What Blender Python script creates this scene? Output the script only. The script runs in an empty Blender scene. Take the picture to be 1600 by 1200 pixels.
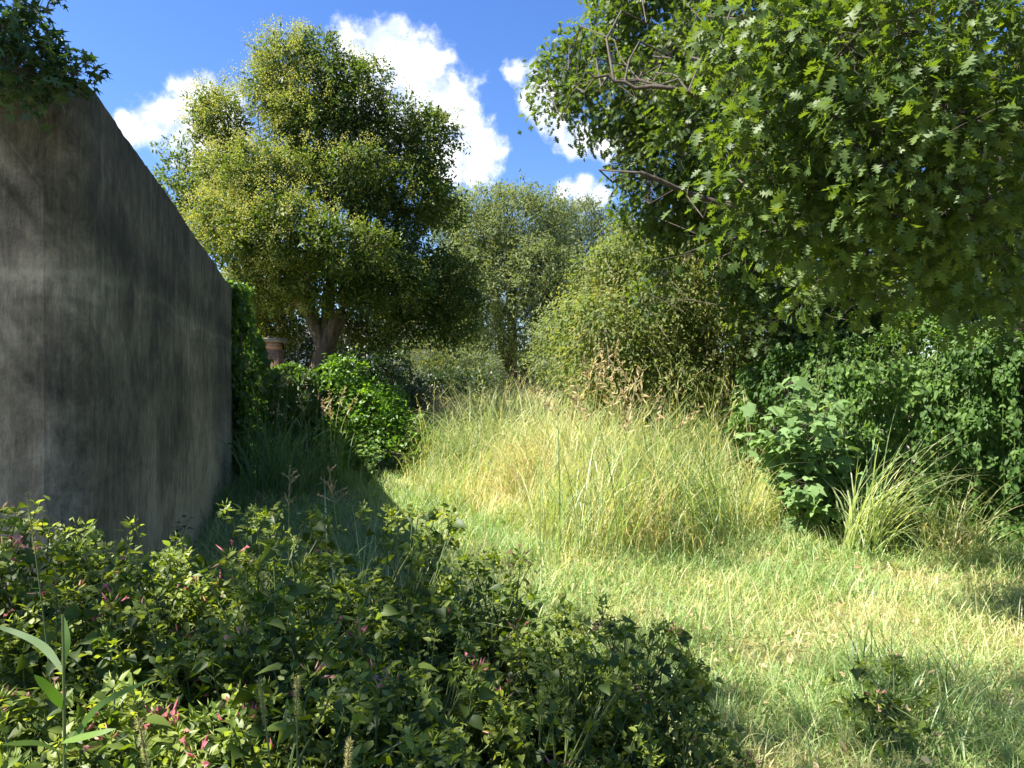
import bpy, math
import numpy as np
from mathutils import Vector
R = np.random.default_rng(11)
C = bpy.context.scene.collection
F = 1155.6; EYE = 1.6; HOR = 595.0
def px(u, v, d):            # photograph measurement (1600 px wide) at a true distance d -> metres
    return np.array([(u-800)/F*d, d, EYE+(HOR-v)/F*d])
def nrm(a): return a/np.maximum(np.linalg.norm(a, axis=-1, keepdims=True), 1e-9)
def U(a, b, n=None): return R.uniform(a, b, n)
UP = np.array([0., 0., 1.])

# ------------------------------------------------------------------ mesh accumulation
class Acc:
    def __init__(s): s.v=[]; s.f=[]; s.a=[]; s.n=0
    def add(s, v, f, a):
        v=np.asarray(v,dtype=np.float32).reshape(-1,3); f=np.asarray(f,dtype=np.int64).reshape(-1,3)
        a=np.broadcast_to(np.asarray(a,dtype=np.float32), (len(v),))
        s.v.append(v); s.f.append(f+s.n); s.a.append(a); s.n+=len(v)
    def build(s, name, mat, parent=None, smooth=False):
        v=np.concatenate(s.v); f=np.concatenate(s.f).astype(np.int32); a=np.concatenate(s.a)
        me=bpy.data.meshes.new(name); me.vertices.add(len(v)); me.vertices.foreach_set('co', v.ravel())
        me.loops.add(len(f)*3); me.polygons.add(len(f))
        me.loops.foreach_set('vertex_index', f.ravel())
        me.polygons.foreach_set('loop_start', np.arange(0,len(f)*3,3,dtype=np.int32))
        if smooth: me.polygons.foreach_set('use_smooth', np.ones(len(f),dtype=bool))
        at=me.attributes.new('var','FLOAT','POINT'); at.data.foreach_set('value', np.ascontiguousarray(a))
        me.update(calc_edges=True); me.materials.append(mat)
        o=bpy.data.objects.new(name, me); C.objects.link(o)
        if parent is not None: o.parent=parent
        return o

def scatter(acc, T, P, Y, Z, S, var, wid=1.0):
    """leaf template T=(verts,tris) length on +Y, face normal +Z, placed N times"""
    tv, tf = T; N=len(P)
    if N==0: return
    Y=nrm(Y); X=nrm(np.cross(Y, Z)); Z=np.cross(X, Y)
    S=np.broadcast_to(np.asarray(S,dtype=float),(N,))[:,None,None]; wid=np.broadcast_to(np.asarray(wid,dtype=float),(N,))[:,None,None]
    V = P[:,None,:] + S*(wid*tv[None,:,0:1]*X[:,None,:] + tv[None,:,1:2]*Y[:,None,:] + tv[None,:,2:3]*Z[:,None,:])
    Fc = tf[None]+ (np.arange(N)*len(tv))[:,None,None]
    acc.add(V, Fc, np.repeat(np.broadcast_to(var,(N,)), len(tv)))

def ribbons(acc, P, W, w, var):
    N,K,_=P.shape
    a=P-W[:,None,:]*w[:,:,None]*.5; b=P+W[:,None,:]*w[:,:,None]*.5
    V=np.stack([a,b],2).reshape(N,2*K,3)
    i=np.arange(K-1)*2
    t=np.concatenate([np.stack([i,i+1,i+3],1), np.stack([i,i+3,i+2],1)])
    acc.add(V, t[None]+(np.arange(N)*2*K)[:,None,None], np.repeat(np.broadcast_to(var,(N,)), 2*K))

def tubes(acc, P, r, sides=5, var=.5):
    N,K,_=P.shape
    T=nrm(np.gradient(P, axis=1)); ref=np.where(np.abs(T[:,:,2:3])>.9, np.array([1.,0,0]), UP)
    A=nrm(np.cross(T, ref)); B=np.cross(T,A)
    th=np.arange(sides)/sides*2*np.pi
    V=P[:,:,None,:]+r[:,:,None,None]*(A[:,:,None,:]*np.cos(th)[None,None,:,None]+B[:,:,None,:]*np.sin(th)[None,None,:,None])
    t=[]
    for k in range(K-1):
        for j in range(sides):
            a=k*sides+j; b=k*sides+(j+1)%sides
            t+= [(a,b,b+sides),(a,b+sides,a+sides)]
    t=np.array(t)
    acc.add(V.reshape(N,-1,3), t[None]+(np.arange(N)*K*sides)[:,None,None], np.repeat(np.broadcast_to(var,(N,)), K*sides))

def curve(a, b, bow, K=7):   # (N,3)->(N,K,3) quadratic with control offset
    a=np.atleast_2d(a).astype(float); b=np.atleast_2d(b).astype(float); bow=np.atleast_2d(bow)
    m=(a+b)/2+bow; t=np.linspace(0,1,K)[None,:,None]
    return (1-t)**2*a[:,None]+2*t*(1-t)*m[:,None]+t*t*b[:,None]

# ------------------------------------------------------------------ leaf shapes
def tmpl(v, f): return np.array(v,dtype=float), np.array(f)
LEAF2 = tmpl([(0,0,0),(.22,.45,.07),(0,1,-.06),(-.22,.45,.07)], [(0,1,2),(0,2,3)])
LEAFN = tmpl([(0,0,0),(.13,.4,.03),(0,1,-.12),(-.13,.4,.03)], [(0,1,2),(0,2,3)])
def sym(half, mid, bend=.18, fold=.28):
    """half outline: right side points from base to tip (excl. ends); mid: midrib y for each"""
    v=[(0,0),(0,1)]; mids=[]
    f=[]
    n=len(half)
    for y in mid: v.append((0,y)); mids.append(len(v)-1)
    for sgn in (1,-1):
        st=len(v)
        for x,y in half: v.append((sgn*x,y))
        pm, po = 0, 0
        for i in range(n):
            o=st+i; m=mids[i]
            tri=[(pm,po,o),(pm,o,m)] if po!=0 else [(0,o,m)]
            f+= [t if sgn>0 else (t[0],t[2],t[1]) for t in tri]; pm,po=m,o
        t=[(pm,po,1)]; f+= [q if sgn>0 else (q[0],q[2],q[1]) for q in t]
    v3=[(x,y,fold*abs(x)-bend*y*y) for x,y in v]
    return tmpl(v3,f)
OVATE = sym([(.2,.22),(.25,.5),(.13,.78)],[.25,.5,.78])
HEART = sym([(.24,-.07),(.40,.14),(.30,.5),(.12,.8)],[.06,.25,.52,.8], .22,.35)
OAK = sym([(.10,.16),(.28,.20),(.09,.32),(.44,.47),(.11,.54),(.44,.74),(.11,.75),(.2,.92)],[.14,.2,.3,.42,.52,.62,.74,.86],.2,.15)
def starT(n, val, spread=250, fold=.12, wide=1.0):
    v=[(0,0,0)]; f=[]
    for i in range(n):
        a=math.radians(90+spread/2-spread*i/(n-1)); L=1-.42*abs(i-(n-1)/2)/((n-1)/2)
        v.append((math.cos(a)*L*wide, math.sin(a)*L+.25, -.14*L))
        if i<n-1:
            a2=math.radians(90+spread/2-spread*(i+.5)/(n-1)); v.append((math.cos(a2)*val*wide, math.sin(a2)*val+.25, fold*.4))
    v.append((0,.25,0)); c=len(v)-1
    for i in range(1,c-1): f.append((c,i+1,i))
    f+= [(c,1,0),(c,0,c-1)]
    return tmpl(v,f)
STAR = starT(5,.30); FIG = starT(5,.55,220)
PETAL = tmpl([(0,0,0),(.10,.9,0),(-.10,.9,0),(.35,1.15,0),(-.35,1.15,0),(0,.1,.12),(0,.9,.12),(0,1.2,.3)],
             [(0,1,2),(0,6,1),(0,2,6),(1,3,7),(2,7,4),(6,1,7),(6,7,2)])
BUD = tmpl([(0,0,0),(.12,.3,.05),(-.12,.3,.05),(0,.35,-.1),(0,1,0)],[(0,1,2),(0,3,1),(0,2,3),(1,4,2),(1,3,4),(2,4,3)])
CROSS = tmpl([(-.5,0,0),(.5,0,0),(0,.9,0),(0,0,-.5),(0,0,.5),(0,.9,.1)],[(0,1,2),(3,4,5)])

# ------------------------------------------------------------------ materials
def newmat(name):
    m=bpy.data.materials.new(name); m.use_nodes=True; nt=m.node_tree; nt.nodes.clear()
    return m, nt, nt.nodes, nt.links
def ramp(nodes, stops):
    r=nodes.new('ShaderNodeValToRGB'); e=r.color_ramp.elements
    while len(e)<len(stops): e.new(.5)
    for i,(p,c) in enumerate(stops): e[i].position=p; e[i].color=(*c,1)
    return r
def leafmat(name, stops, rough=.45, trans=.35, tcol=(1.25,1.2,.5), spec=.5):
    m,nt,N,L=newmat(name)
    at=N.new('ShaderNodeAttribute'); at.attribute_name='var'
    r=ramp(N,stops); L.new(at.outputs['Fac'], r.inputs[0])
    p=N.new('ShaderNodeBsdfPrincipled'); p.inputs['Roughness'].default_value=rough
    p.inputs['Specular IOR Level'].default_value=spec
    L.new(r.outputs[0], p.inputs['Base Color'])
    t=N.new('ShaderNodeBsdfTranslucent')
    mu=N.new('ShaderNodeMix'); mu.data_type='RGBA'; mu.blend_type='MULTIPLY'; mu.inputs[0].default_value=1
    mu.clamp_result=False
    L.new(r.outputs[0], mu.inputs[6]); mu.inputs[7].default_value=(*[c*1.6 for c in tcol],1)
    L.new(mu.outputs[2], t.inputs['Color'])
    mx=N.new('ShaderNodeMixShader'); mx.inputs[0].default_value=trans
    L.new(p.outputs[0], mx.inputs[1]); L.new(t.outputs[0], mx.inputs[2])
    o=N.new('ShaderNodeOutputMaterial'); L.new(mx.outputs[0], o.inputs[0])
    return m
def barkmat(name, a, b, sc=14):
    m,nt,N,L=newmat(name)
    tc=N.new('ShaderNodeTexCoord'); mp=N.new('ShaderNodeMapping'); mp.inputs['Scale'].default_value=(sc,sc,sc*.22)
    L.new(tc.outputs['Object'], mp.inputs[0])
    n=N.new('ShaderNodeTexNoise'); n.inputs['Detail'].default_value=7; n.inputs['Scale'].default_value=1; L.new(mp.outputs[0], n.inputs[0])
    r=ramp(N,[(.3,a),(.7,b)]); L.new(n.outputs[0], r.inputs[0])
    p=N.new('ShaderNodeBsdfPrincipled'); p.inputs['Roughness'].default_value=.9; L.new(r.outputs[0], p.inputs['Base Color'])
    bp=N.new('ShaderNodeBump'); bp.inputs['Strength'].default_value=.8; bp.inputs['Distance'].default_value=.03
    L.new(n.outputs[0], bp.inputs['Height']); L.new(bp.outputs[0], p.inputs['Normal'])
    o=N.new('ShaderNodeOutputMaterial'); L.new(p.outputs[0], o.inputs[0]); return m
M={}
M['privet']=leafmat('privet leaf',[(0,(.04,.07,.014)),(.5,(.075,.12,.022)),(.85,(.13,.17,.03)),(1,(.22,.22,.05))],.55,.35,spec=.35)
M['panicle']=leafmat('privet blossom',[(0,(.2,.24,.05)),(.6,(.32,.34,.09)),(1,(.42,.39,.14))],.8,.3)
M['panicle_pale']=leafmat('pale blossom',[(0,(.35,.36,.16)),(1,(.55,.52,.28))],.8,.3)
M['back']=leafmat('haze pale elm leaf',[(0,(.10,.13,.06)),(.5,(.16,.20,.09)),(1,(.26,.29,.14))],.7,.35,spec=.25)  # raised paleness stands in for haze over the far trees
M['back2']=leafmat('grey green leaf',[(0,(.08,.11,.06)),(.5,(.13,.165,.09)),(1,(.2,.23,.13))],.7,.35,spec=.25)
M['yellow']=leafmat('yellow green leaf',[(0,(.09,.14,.04)),(.5,(.165,.21,.06)),(.75,(.25,.25,.10)),(1,(.29,.22,.13))],.7,.4,spec=.25)
M['oak']=leafmat('oak leaf',[(0,(.045,.08,.018)),(.5,(.08,.13,.028)),(1,(.135,.19,.05))],.5,.4,(1.35,1.25,.3),.3)
M['star']=leafmat('sweetgum leaf',[(0,(.02,.055,.02)),(1,(.06,.11,.035))],.4,.35)
M['ivy']=leafmat('creeper leaf',[(0,(.035,.08,.014)),(.5,(.07,.145,.025)),(1,(.15,.24,.05))],.58,.35,(1.25,1.2,.4),.28)
M['ivy_left']=leafmat('wall ivy leaf',[(0,(.04,.09,.015)),(1,(.1,.18,.03))],.5,.45)
M['fig']=leafmat('fig leaf',[(0,(.10,.18,.06)),(1,(.2,.3,.11))],.7,.3,spec=.2)
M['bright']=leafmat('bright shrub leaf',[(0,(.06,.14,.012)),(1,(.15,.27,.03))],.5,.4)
M['dark']=leafmat('shade darkened leaf',[(0,(.02,.045,.012)),(1,(.06,.1,.03))],.4,.3)  # shade beneath the oak is put into this dark leaf colour
M['four']=leafmat('four oclock leaf',[(0,(.03,.055,.010)),(.5,(.06,.10,.016)),(.85,(.13,.18,.028)),(1,(.25,.25,.06))],.5,.42,(1.6,1.45,.25),.35)
M['tuft']=leafmat('four oclock tip leaf',[(0,(.11,.18,.03)),(1,(.28,.32,.06))],.5,.45)
M['pink']=leafmat('pink trumpet flower',[(0,(.42,.08,.12)),(.6,(.55,.2,.2)),(1,(.6,.42,.28))],.6,.35,(1,1,1))
M['grass']=leafmat('lawn grass',[(0,(.12,.22,.06)),(.4,(.22,.33,.10)),(.7,(.40,.43,.18)),(1,(.55,.45,.25))],.5,.35,(1.1,1.1,.6))
M['tall']=leafmat('tall meadow grass',[(0,(.12,.2,.05)),(.4,(.26,.33,.10)),(.62,(.42,.42,.17)),(.8,(.55,.49,.26)),(1,(.58,.42,.25))],.5,.4,(1.1,1.05,.6))
M['reed']=leafmat('johnson grass blade',[(0,(.09,.16,.05)),(.6,(.20,.29,.11)),(1,(.46,.47,.25))],.4,.35,(1.2,1.2,.5))
M['straw']=leafmat('seed head',[(0,(.3,.2,.1)),(1,(.55,.45,.25))],.8,.3,(1,1,.8))
M['foxtail']=leafmat('foxtail',[(0,(.3,.3,.12)),(1,(.5,.42,.22))],.8,.4,(1,1,.8))
M['stem']=leafmat('green stem',[(0,(.08,.12,.03)),(1,(.16,.2,.06))],.6,.1)
M['bark']=barkmat('grey brown bark',(.045,.035,.025),(.14,.11,.08))
M['barkdark']=barkmat('dark bark',(.03,.022,.016),(.09,.07,.05))
M['twig']=barkmat('dry twig bark',(.2,.17,.13),(.38,.34,.28),40)

def wallmat():
    m,nt,N,L=newmat('weathered concrete')
    g=N.new('ShaderNodeNewGeometry')
    at=N.new('ShaderNodeAttribute'); at.attribute_name='run'      # metres along the wall
    sep=N.new('ShaderNodeSeparateXYZ'); L.new(g.outputs['Position'], sep.inputs[0])
    cmb=N.new('ShaderNodeCombineXYZ'); L.new(at.outputs['Fac'], cmb.inputs[0]); L.new(sep.outputs[2], cmb.inputs[2])
    def noise(scale, d=6, rough=.6, dist=0):
        mp=N.new('ShaderNodeMapping'); mp.inputs['Scale'].default_value=scale; L.new(cmb.outputs[0], mp.inputs[0])
        n=N.new('ShaderNodeTexNoise'); n.inputs['Scale'].default_value=1; n.inputs['Detail'].default_value=d
        n.inputs['Roughness'].default_value=rough; n.inputs['Distortion'].default_value=dist
        L.new(mp.outputs[0], n.inputs[0]); return n.outputs[0]
    def mth(op,a,b=None,c=None):
        q=N.new('ShaderNodeMath'); q.operation=op
        for i,x in enumerate((a,b,c)):
            if x is None: continue
            if isinstance(x,(int,float)): q.inputs[i].default_value=x
            else: L.new(x,q.inputs[i])
        return q.outputs[0]
    streak=noise((13,1,1.0),12,.8,.6); fine=noise((60,1,7),10,.8); patch=noise((.9,1,.9),6,.6,.8); blot=noise((7,1,5),12,.8,.4)
    grit=noise((60,1,60),4,.6)
    s=mth('ADD', mth('MULTIPLY',streak,.20), mth('MULTIPLY',patch,.34)); s=mth('ADD', s, mth('MULTIPLY',fine,.18)); s=mth('ADD', s, mth('MULTIPLY', blot,.38)); s=mth('SUBTRACT',s,.055)
    # cold joint of the pour: a narrow band of dark growth with drips under it
    z=mth('ADD', sep.outputs[2], mth('MULTIPLY', mth('SUBTRACT', patch,.5), .3))
    def band(c,w): return mth('MAXIMUM', mth('SUBTRACT',1, mth('DIVIDE', mth('ABSOLUTE', mth('SUBTRACT', z, c)), w)), 0)
    b=mth('ADD', mth('MULTIPLY', band(2.36,.22), -.06), mth('MULTIPLY', band(2.16,.04), .03))
    b=mth('ADD', b, mth('MULTIPLY', band(1.62,.22), -.04))
    for zz in (2.02,1.05): b=mth('ADD', b, mth('MULTIPLY', band(zz,.03), -.018))
    low=N.new('ShaderNodeMapRange'); low.inputs[1].default_value=1.3; low.inputs[2].default_value=.2; low.inputs[3].default_value=0; low.inputs[4].default_value=.14
    L.new(sep.outputs[2], low.inputs[0])
    hi=N.new('ShaderNodeMapRange'); hi.inputs[1].default_value=2.3; hi.inputs[2].default_value=3.1; hi.inputs[3].default_value=0; hi.inputs[4].default_value=-.06
    L.new(sep.outputs[2], hi.inputs[0])
    s=mth('ADD', mth('ADD', mth('ADD', s, b), low.outputs[0]), hi.outputs[0])
    r=ramp(N,[(.40,(.032,.027,.017)),(.46,(.08,.069,.046)),(.52,(.155,.132,.09)),(.61,(.34,.295,.21))]); L.new(s, r.inputs[0])
    p=N.new('ShaderNodeBsdfPrincipled'); p.inputs['Roughness'].default_value=.93; L.new(r.outputs[0], p.inputs['Base Color'])
    bp=N.new('ShaderNodeBump'); bp.inputs['Strength'].default_value=.6; bp.inputs['Distance'].default_value=.012
    L.new(mth('ADD', mth('ADD',blot,mth('MULTIPLY',grit,.4)), mth('MULTIPLY',fine,.5)), bp.inputs['Height']); L.new(bp.outputs[0], p.inputs['Normal'])
    o=N.new('ShaderNodeOutputMaterial'); L.new(p.outputs[0], o.inputs[0]); return m
M['wall']=wallmat()
def simplemat(name, stops, scale=6, rough=.9, bump=.3):
    m,nt,N,L=newmat(name); tc=N.new('ShaderNodeTexCoord')
    n=N.new('ShaderNodeTexNoise'); n.inputs['Scale'].default_value=scale; n.inputs['Detail'].default_value=8; n.inputs['Roughness'].default_value=.65
    L.new(tc.outputs['Object'], n.inputs[0]); r=ramp(N,stops); L.new(n.outputs[0], r.inputs[0])
    p=N.new('ShaderNodeBsdfPrincipled'); p.inputs['Roughness'].default_value=rough; L.new(r.outputs[0],p.inputs['Base Color'])
    bp=N.new('ShaderNodeBump'); bp.inputs['Strength'].default_value=bump; bp.inputs['Distance'].default_value=.03
    L.new(n.outputs[0],bp.inputs['Height']); L.new(bp.outputs[0],p.inputs['Normal'])
    o=N.new('ShaderNodeOutputMaterial'); L.new(p.outputs[0], o.inputs[0]); return m
M['soil']=simplemat('soil and dead thatch',[(.3,(.10,.085,.04)),(.5,(.17,.16,.06)),(.7,(.28,.24,.11))],5)
M['stone']=simplemat('pale rubble stone',[(.3,(.14,.12,.09)),(.5,(.32,.28,.23)),(.7,(.5,.46,.4))],4,.9,.8)
M['render']=simplemat('pale plaster',[(.3,(.6,.62,.64)),(.7,(.75,.77,.8))],2)
M['board']=simplemat('grey board',[(.3,(.05,.045,.04)),(.7,(.1,.09,.08))],3)
M['roof']=simplemat('dark roof',[(.3,(.08,.07,.07)),(.7,(.16,.14,.13))],3)
def brickmat():
    m,nt,N,L=newmat('old brick'); tc=N.new('ShaderNodeTexCoord'); mp=N.new('ShaderNodeMapping'); mp.inputs['Rotation'].default_value=(math.radians(90),0,0)
    L.new(tc.outputs['Object'], mp.inputs[0])
    b=N.new('ShaderNodeTexBrick'); b.inputs['Scale'].default_value=4.5; b.inputs['Color1'].default_value=(.30,.14,.08,1); b.inputs['Color2'].default_value=(.42,.22,.13,1); b.inputs['Mortar'].default_value=(.35,.32,.27,1)
    L.new(mp.outputs[0], b.inputs[0]); p=N.new('ShaderNodeBsdfPrincipled'); p.inputs['Roughness'].default_value=.9; L.new(b.outputs[0], p.inputs['Base Color'])
    o=N.new('ShaderNodeOutputMaterial'); L.new(p.outputs[0], o.inputs[0]); return m
M['brick']=brickmat()

# ------------------------------------------------------------------ naming helpers
def tag(o, label, cat, group=None, kind=None):
    o['label']=label; o['category']=cat
    if group: o['group']=group
    if kind: o['kind']=kind
    return o
def thing(name, label, cat, loc=(0,0,0), group=None):
    o=bpy.data.objects.new(name, None); o.empty_display_size=.2; C.objects.link(o); o.location=loc
    return tag(o,label,cat,group)
def gh(x,y):      # ground height
    return .035*np.sin(x*1.7+.6)*np.sin(y*1.3)+.05*np.sin(x*.5+2)*np.sin(y*.37+1)

def child(acc, name, mat, root, smooth=False):
    off=np.array(root.location, dtype=np.float32)
    acc.v=[v-off for v in acc.v]
    return acc.build(name, mat, root, smooth)

# ------------------------------------------------------------------ crown generator
def bump(d, k):
    s=0
    for i in range(5):
        a=np.array([math.sin(k*3.1+i*1.7),math.cos(k*1.3+i*2.9),math.sin(k*5.7+i*.9)])*(2.2+i*1.3)
        s=s+np.sin(d@a+k*7+i)/(1.5+i*.5)
    return s/2.4
def crown(acc, clumps, dens, L, nl, size, T, droop=.25, outw=.7, upw=.3, jit=.06, wild=.7, inner=.35, bumpy=.16, wid=1.0, gap=0., gs=1., nup=.7):
    cl=np.array([c[:6] for c in clumps],dtype=float); SP=[]
    for k,c in enumerate(cl):
        ctr,rad=c[:3],c[3:6]
        area=4*np.pi*((rad[0]*rad[1])**1.6/3+(rad[0]*rad[2])**1.6/3+(rad[1]*rad[2])**1.6/3)**(1/1.6)
        n=int(area*dens*(1+inner))
        d=nrm(R.normal(size=(n,3)))
        q=np.where(R.random(n)<inner/(1+inner), U(.25,.8,n), 1-.28*R.random(n)**1.5)
        rr=q*(1+bumpy*bump(d,k+1.3))
        p=ctr+d*rad*rr[:,None]
        keep=np.ones(n,bool)
        for j,e in enumerate(cl):
            if j!=k: keep &= (((p-e[:3])/e[3:6])**2).sum(1)>.5
        p=p[keep]; d=d[keep]
        cv=U(-.16,.16)
        out=nrm(d/rad)
        SP.append((p,out,np.full(len(p),cv)))
    P=np.concatenate([s[0] for s in SP]); O=np.concatenate([s[1] for s in SP]); CV=np.concatenate([s[2] for s in SP])
    ok=P[:,2]>.15
    if gap:
        g=0
        for i in range(6):
            a=nrm(np.array([math.sin(i*2.3+1),math.cos(i*3.7),math.sin(i*5.1+2)]))*(5+3.1*i)/gs; g=g+np.sin(P@a+i*1.9)/(1+.25*i)
        ok&=(g>-2.2+2.6*gap)|(R.random(len(P))<.12)
    P=P[ok];O=O[ok];CV=CV[ok]; n=len(P)
    sd=nrm(O*outw+UP*upw+R.normal(size=(n,3))*wild*.6)
    Ls=L*U(.6,1.3,n)
    t=(np.arange(nl)+.7)/nl
    pos=P[:,None]+sd[:,None]*(Ls[:,None]*t)[...,None]-UP*(droop*Ls[:,None]*t**2)[...,None]
    pos=pos+R.normal(size=pos.shape)*jit
    yd=sd[:,None]*.7+R.normal(size=pos.shape)*.55-UP*droop*.8
    nz=UP*nup+O[:,None]*.45+R.normal(size=pos.shape)*.45
    N=n*nl
    var=np.clip(np.repeat(.45+CV+R.normal(size=n)*.13,nl)+R.normal(size=N)*.16,0,1)
    scatter(acc,T,pos.reshape(-1,3),yd.reshape(-1,3),nz.reshape(-1,3),size*U(.65,1.25,N),var,wid)
    return P,sd,Ls,O
def twigs(acc, P, sd, Ls, frac, r, droop=.25, back=.5):
    i=R.random(len(P))<frac; p=P[i]; a=p-sd[i]*Ls[i][:,None]*back; b=p+sd[i]*Ls[i][:,None]-UP*(droop*Ls[i])[:,None]
    pts=curve(a,b,UP*(.1*Ls[i])[:,None],4); rr=np.broadcast_to(np.array([1,.8,.55,.25])*r,(len(p),4))
    tubes(acc,pts,rr,3)
def limbs(acc, start, clumps, r0, sub=9, rs=.25, sides=7):
    """bowed limbs from a fork point to each clump, sub-branches out to its surface"""
    start=np.array(start,float)
    for c in clumps:
        ctr=np.array(c[:3],float); rad=np.array(c[3:6],float); D=ctr-start; ln=np.linalg.norm(D)
        r=r0*(.45+.55*min(1,rad.mean()/1.2))
        bow=np.array([-D[0]*.1,-D[1]*.1,-abs(D[2])*.0])+R.normal(size=3)*.09*ln
        K=9; pts=curve(start,ctr,bow,K); pts[:,1:-1]+=R.normal(size=(1,K-2,3))*.025*ln
        tubes(acc,pts,np.linspace(r,r*.35,K)[None],sides)
        n=sub; d=nrm(R.normal(size=(n,3))+UP*.25)
        st=pts[0][R.integers(4,K,n)]; en=ctr+d*rad*U(.65,.98,(n,1))
        q=curve(st,en,R.normal(size=(n,3))*.22*rad.mean(),8)
        tubes(acc,q,np.linspace(r*.34,r*.06,8)[None]*np.ones((n,1)),4)
        m=n*3; k=R.integers(0,n,m); st=q[k,R.integers(2,7,m)]; en=st+nrm(R.normal(size=(m,3))+UP*.2+d[k])*rad.mean()*U(.3,.6,(m,1))
        tubes(acc,curve(st,en,R.normal(size=(m,3))*.12*rad.mean(),7),np.linspace(min(r*.16,.012),.002,7)[None]*np.ones((m,1)),4)
def trunk(acc, pts, radii, sides=12, flare=1.5):
    pts=np.array(pts,float); K=16; t=np.linspace(0,1,K)*(len(pts)-1)
    P=np.stack([np.interp(t,range(len(pts)),pts[:,i]) for i in range(3)],1)
    for _ in range(2): P[1:-1]=(P[:-2]+2*P[1:-1]+P[2:])/4
    r=np.interp(t,range(len(pts)),radii); r[0]*=flare; r[1]*=1+(flare-1)*.4
    tubes(acc,P[None],r[None],sides)
def CL(u,v,ru,rv,d,rd=None):        # crown clump measured on the photo at distance d
    c=px(u,v,d); k=d/F
    return (c[0],c[1],c[2],ru*k,(rd if rd else (ru+rv)/2*k),rv*k)

# ================================================================== GROUND
def ground():
    xs=np.concatenate([[-900,-300,-100,-50],np.linspace(-30,30,121),[50,100,300,900]]); ys=np.concatenate([[-900,-200,-60,-20],np.linspace(-8,45,107),[70,120,300,900]])
    X,Y=np.meshgrid(xs,ys,indexing='ij'); Z=gh(X,Y)*np.exp(-((X/60)**2+(Y/60)**2))
    v=np.stack([X,Y,Z],-1).reshape(-1,3); nx,ny=X.shape; f=[]
    i,j=np.meshgrid(np.arange(nx-1),np.arange(ny-1),indexing='ij'); a=(i*ny+j).ravel()
    f=np.concatenate([np.stack([a,a+ny,a+ny+1],1),np.stack([a,a+ny+1,a+1],1)])
    A=Acc(); A.add(v,f,.5); o=A.build('ground',M['soil'],smooth=True); o['kind']='structure'
ground()

# ================================================================== GRASS
def blades(acc, x, y, h, width, K=4, tilt=.25, curl=1.1, var=None, az=None, azs=None, z0=0, power=1.3):
    n=len(x); az=U(0,2*np.pi,n) if az is None else az+R.normal(size=n)*(azs or .5)
    th0=np.abs(R.normal(size=n))*tilt; c=curl*U(.3,1.4,n)
    s=np.linspace(0,1,K); P=np.zeros((n,K,3)); P[:,0]=np.stack([x,y,gh(x,y)-.01+z0],1)
    for k in range(1,K):
        th=th0+c*((s[k]+s[k-1])/2)**power; l=h/(K-1)
        P[:,k]=P[:,k-1]+np.stack([np.sin(th)*np.cos(az),np.sin(th)*np.sin(az),np.cos(th)],1)*l[:,None]
    aw=az+np.pi/2+R.normal(size=n)*.5; W=np.stack([np.cos(aw),np.sin(aw),np.zeros(n)],1)
    prof=np.interp(s,[0,.3,.75,1],[.75,1,.6,.06])
    ribbons(acc,P,W,width[:,None]*prof[None],R.random(n) if var is None else np.clip(var,0,1))
    return P
def wall_x(y):    # big wall line
    return -2.04-.293*(y-3.57)
def patchy(x,y,a=1.1,b=1.6):
    return np.sin(x*a+1.3*np.sin(y*.9))*np.sin(y*b+1.1*np.sin(x*.7+2))
def tallmask(x,y):
    # footprint of the tall meadow: right of the shade, behind a ragged front edge
    u=800+F*x/y
    front=np.interp(u,[560,650,760,850,960,1080,1180,1300],[14,11,9,6.9,6.2,7.0,7.9,10])
    return (y>front+.35*np.sin(x*3.1)+.3*np.sin(x*7)) & (u>635)&(u<1215)
def arcs():
    A=Acc(); n=4200; y=U(6.4,13,n); u=U(630,1215,n); x=(u-800)/F*y; k=tallmask(x,y+.25); x=x[k]; y=y[k]; n=len(x)
    fr=np.interp(800+F*x/y,[560,650,760,850,960,1080,1180,1300],[14,11,9,6.9,6.2,7.0,7.9,10]); blades(A,x,y,U(.9,1.7,n)*np.clip((y-fr)/2,.4,1),.008*U(.5,1.3,n),9,.3,2.5,.3+R.random(n)*.55,np.full(n,.5)+math.pi*(patchy(x,y,1.4,1.1)>0),.8,power=2.4); return A
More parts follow.
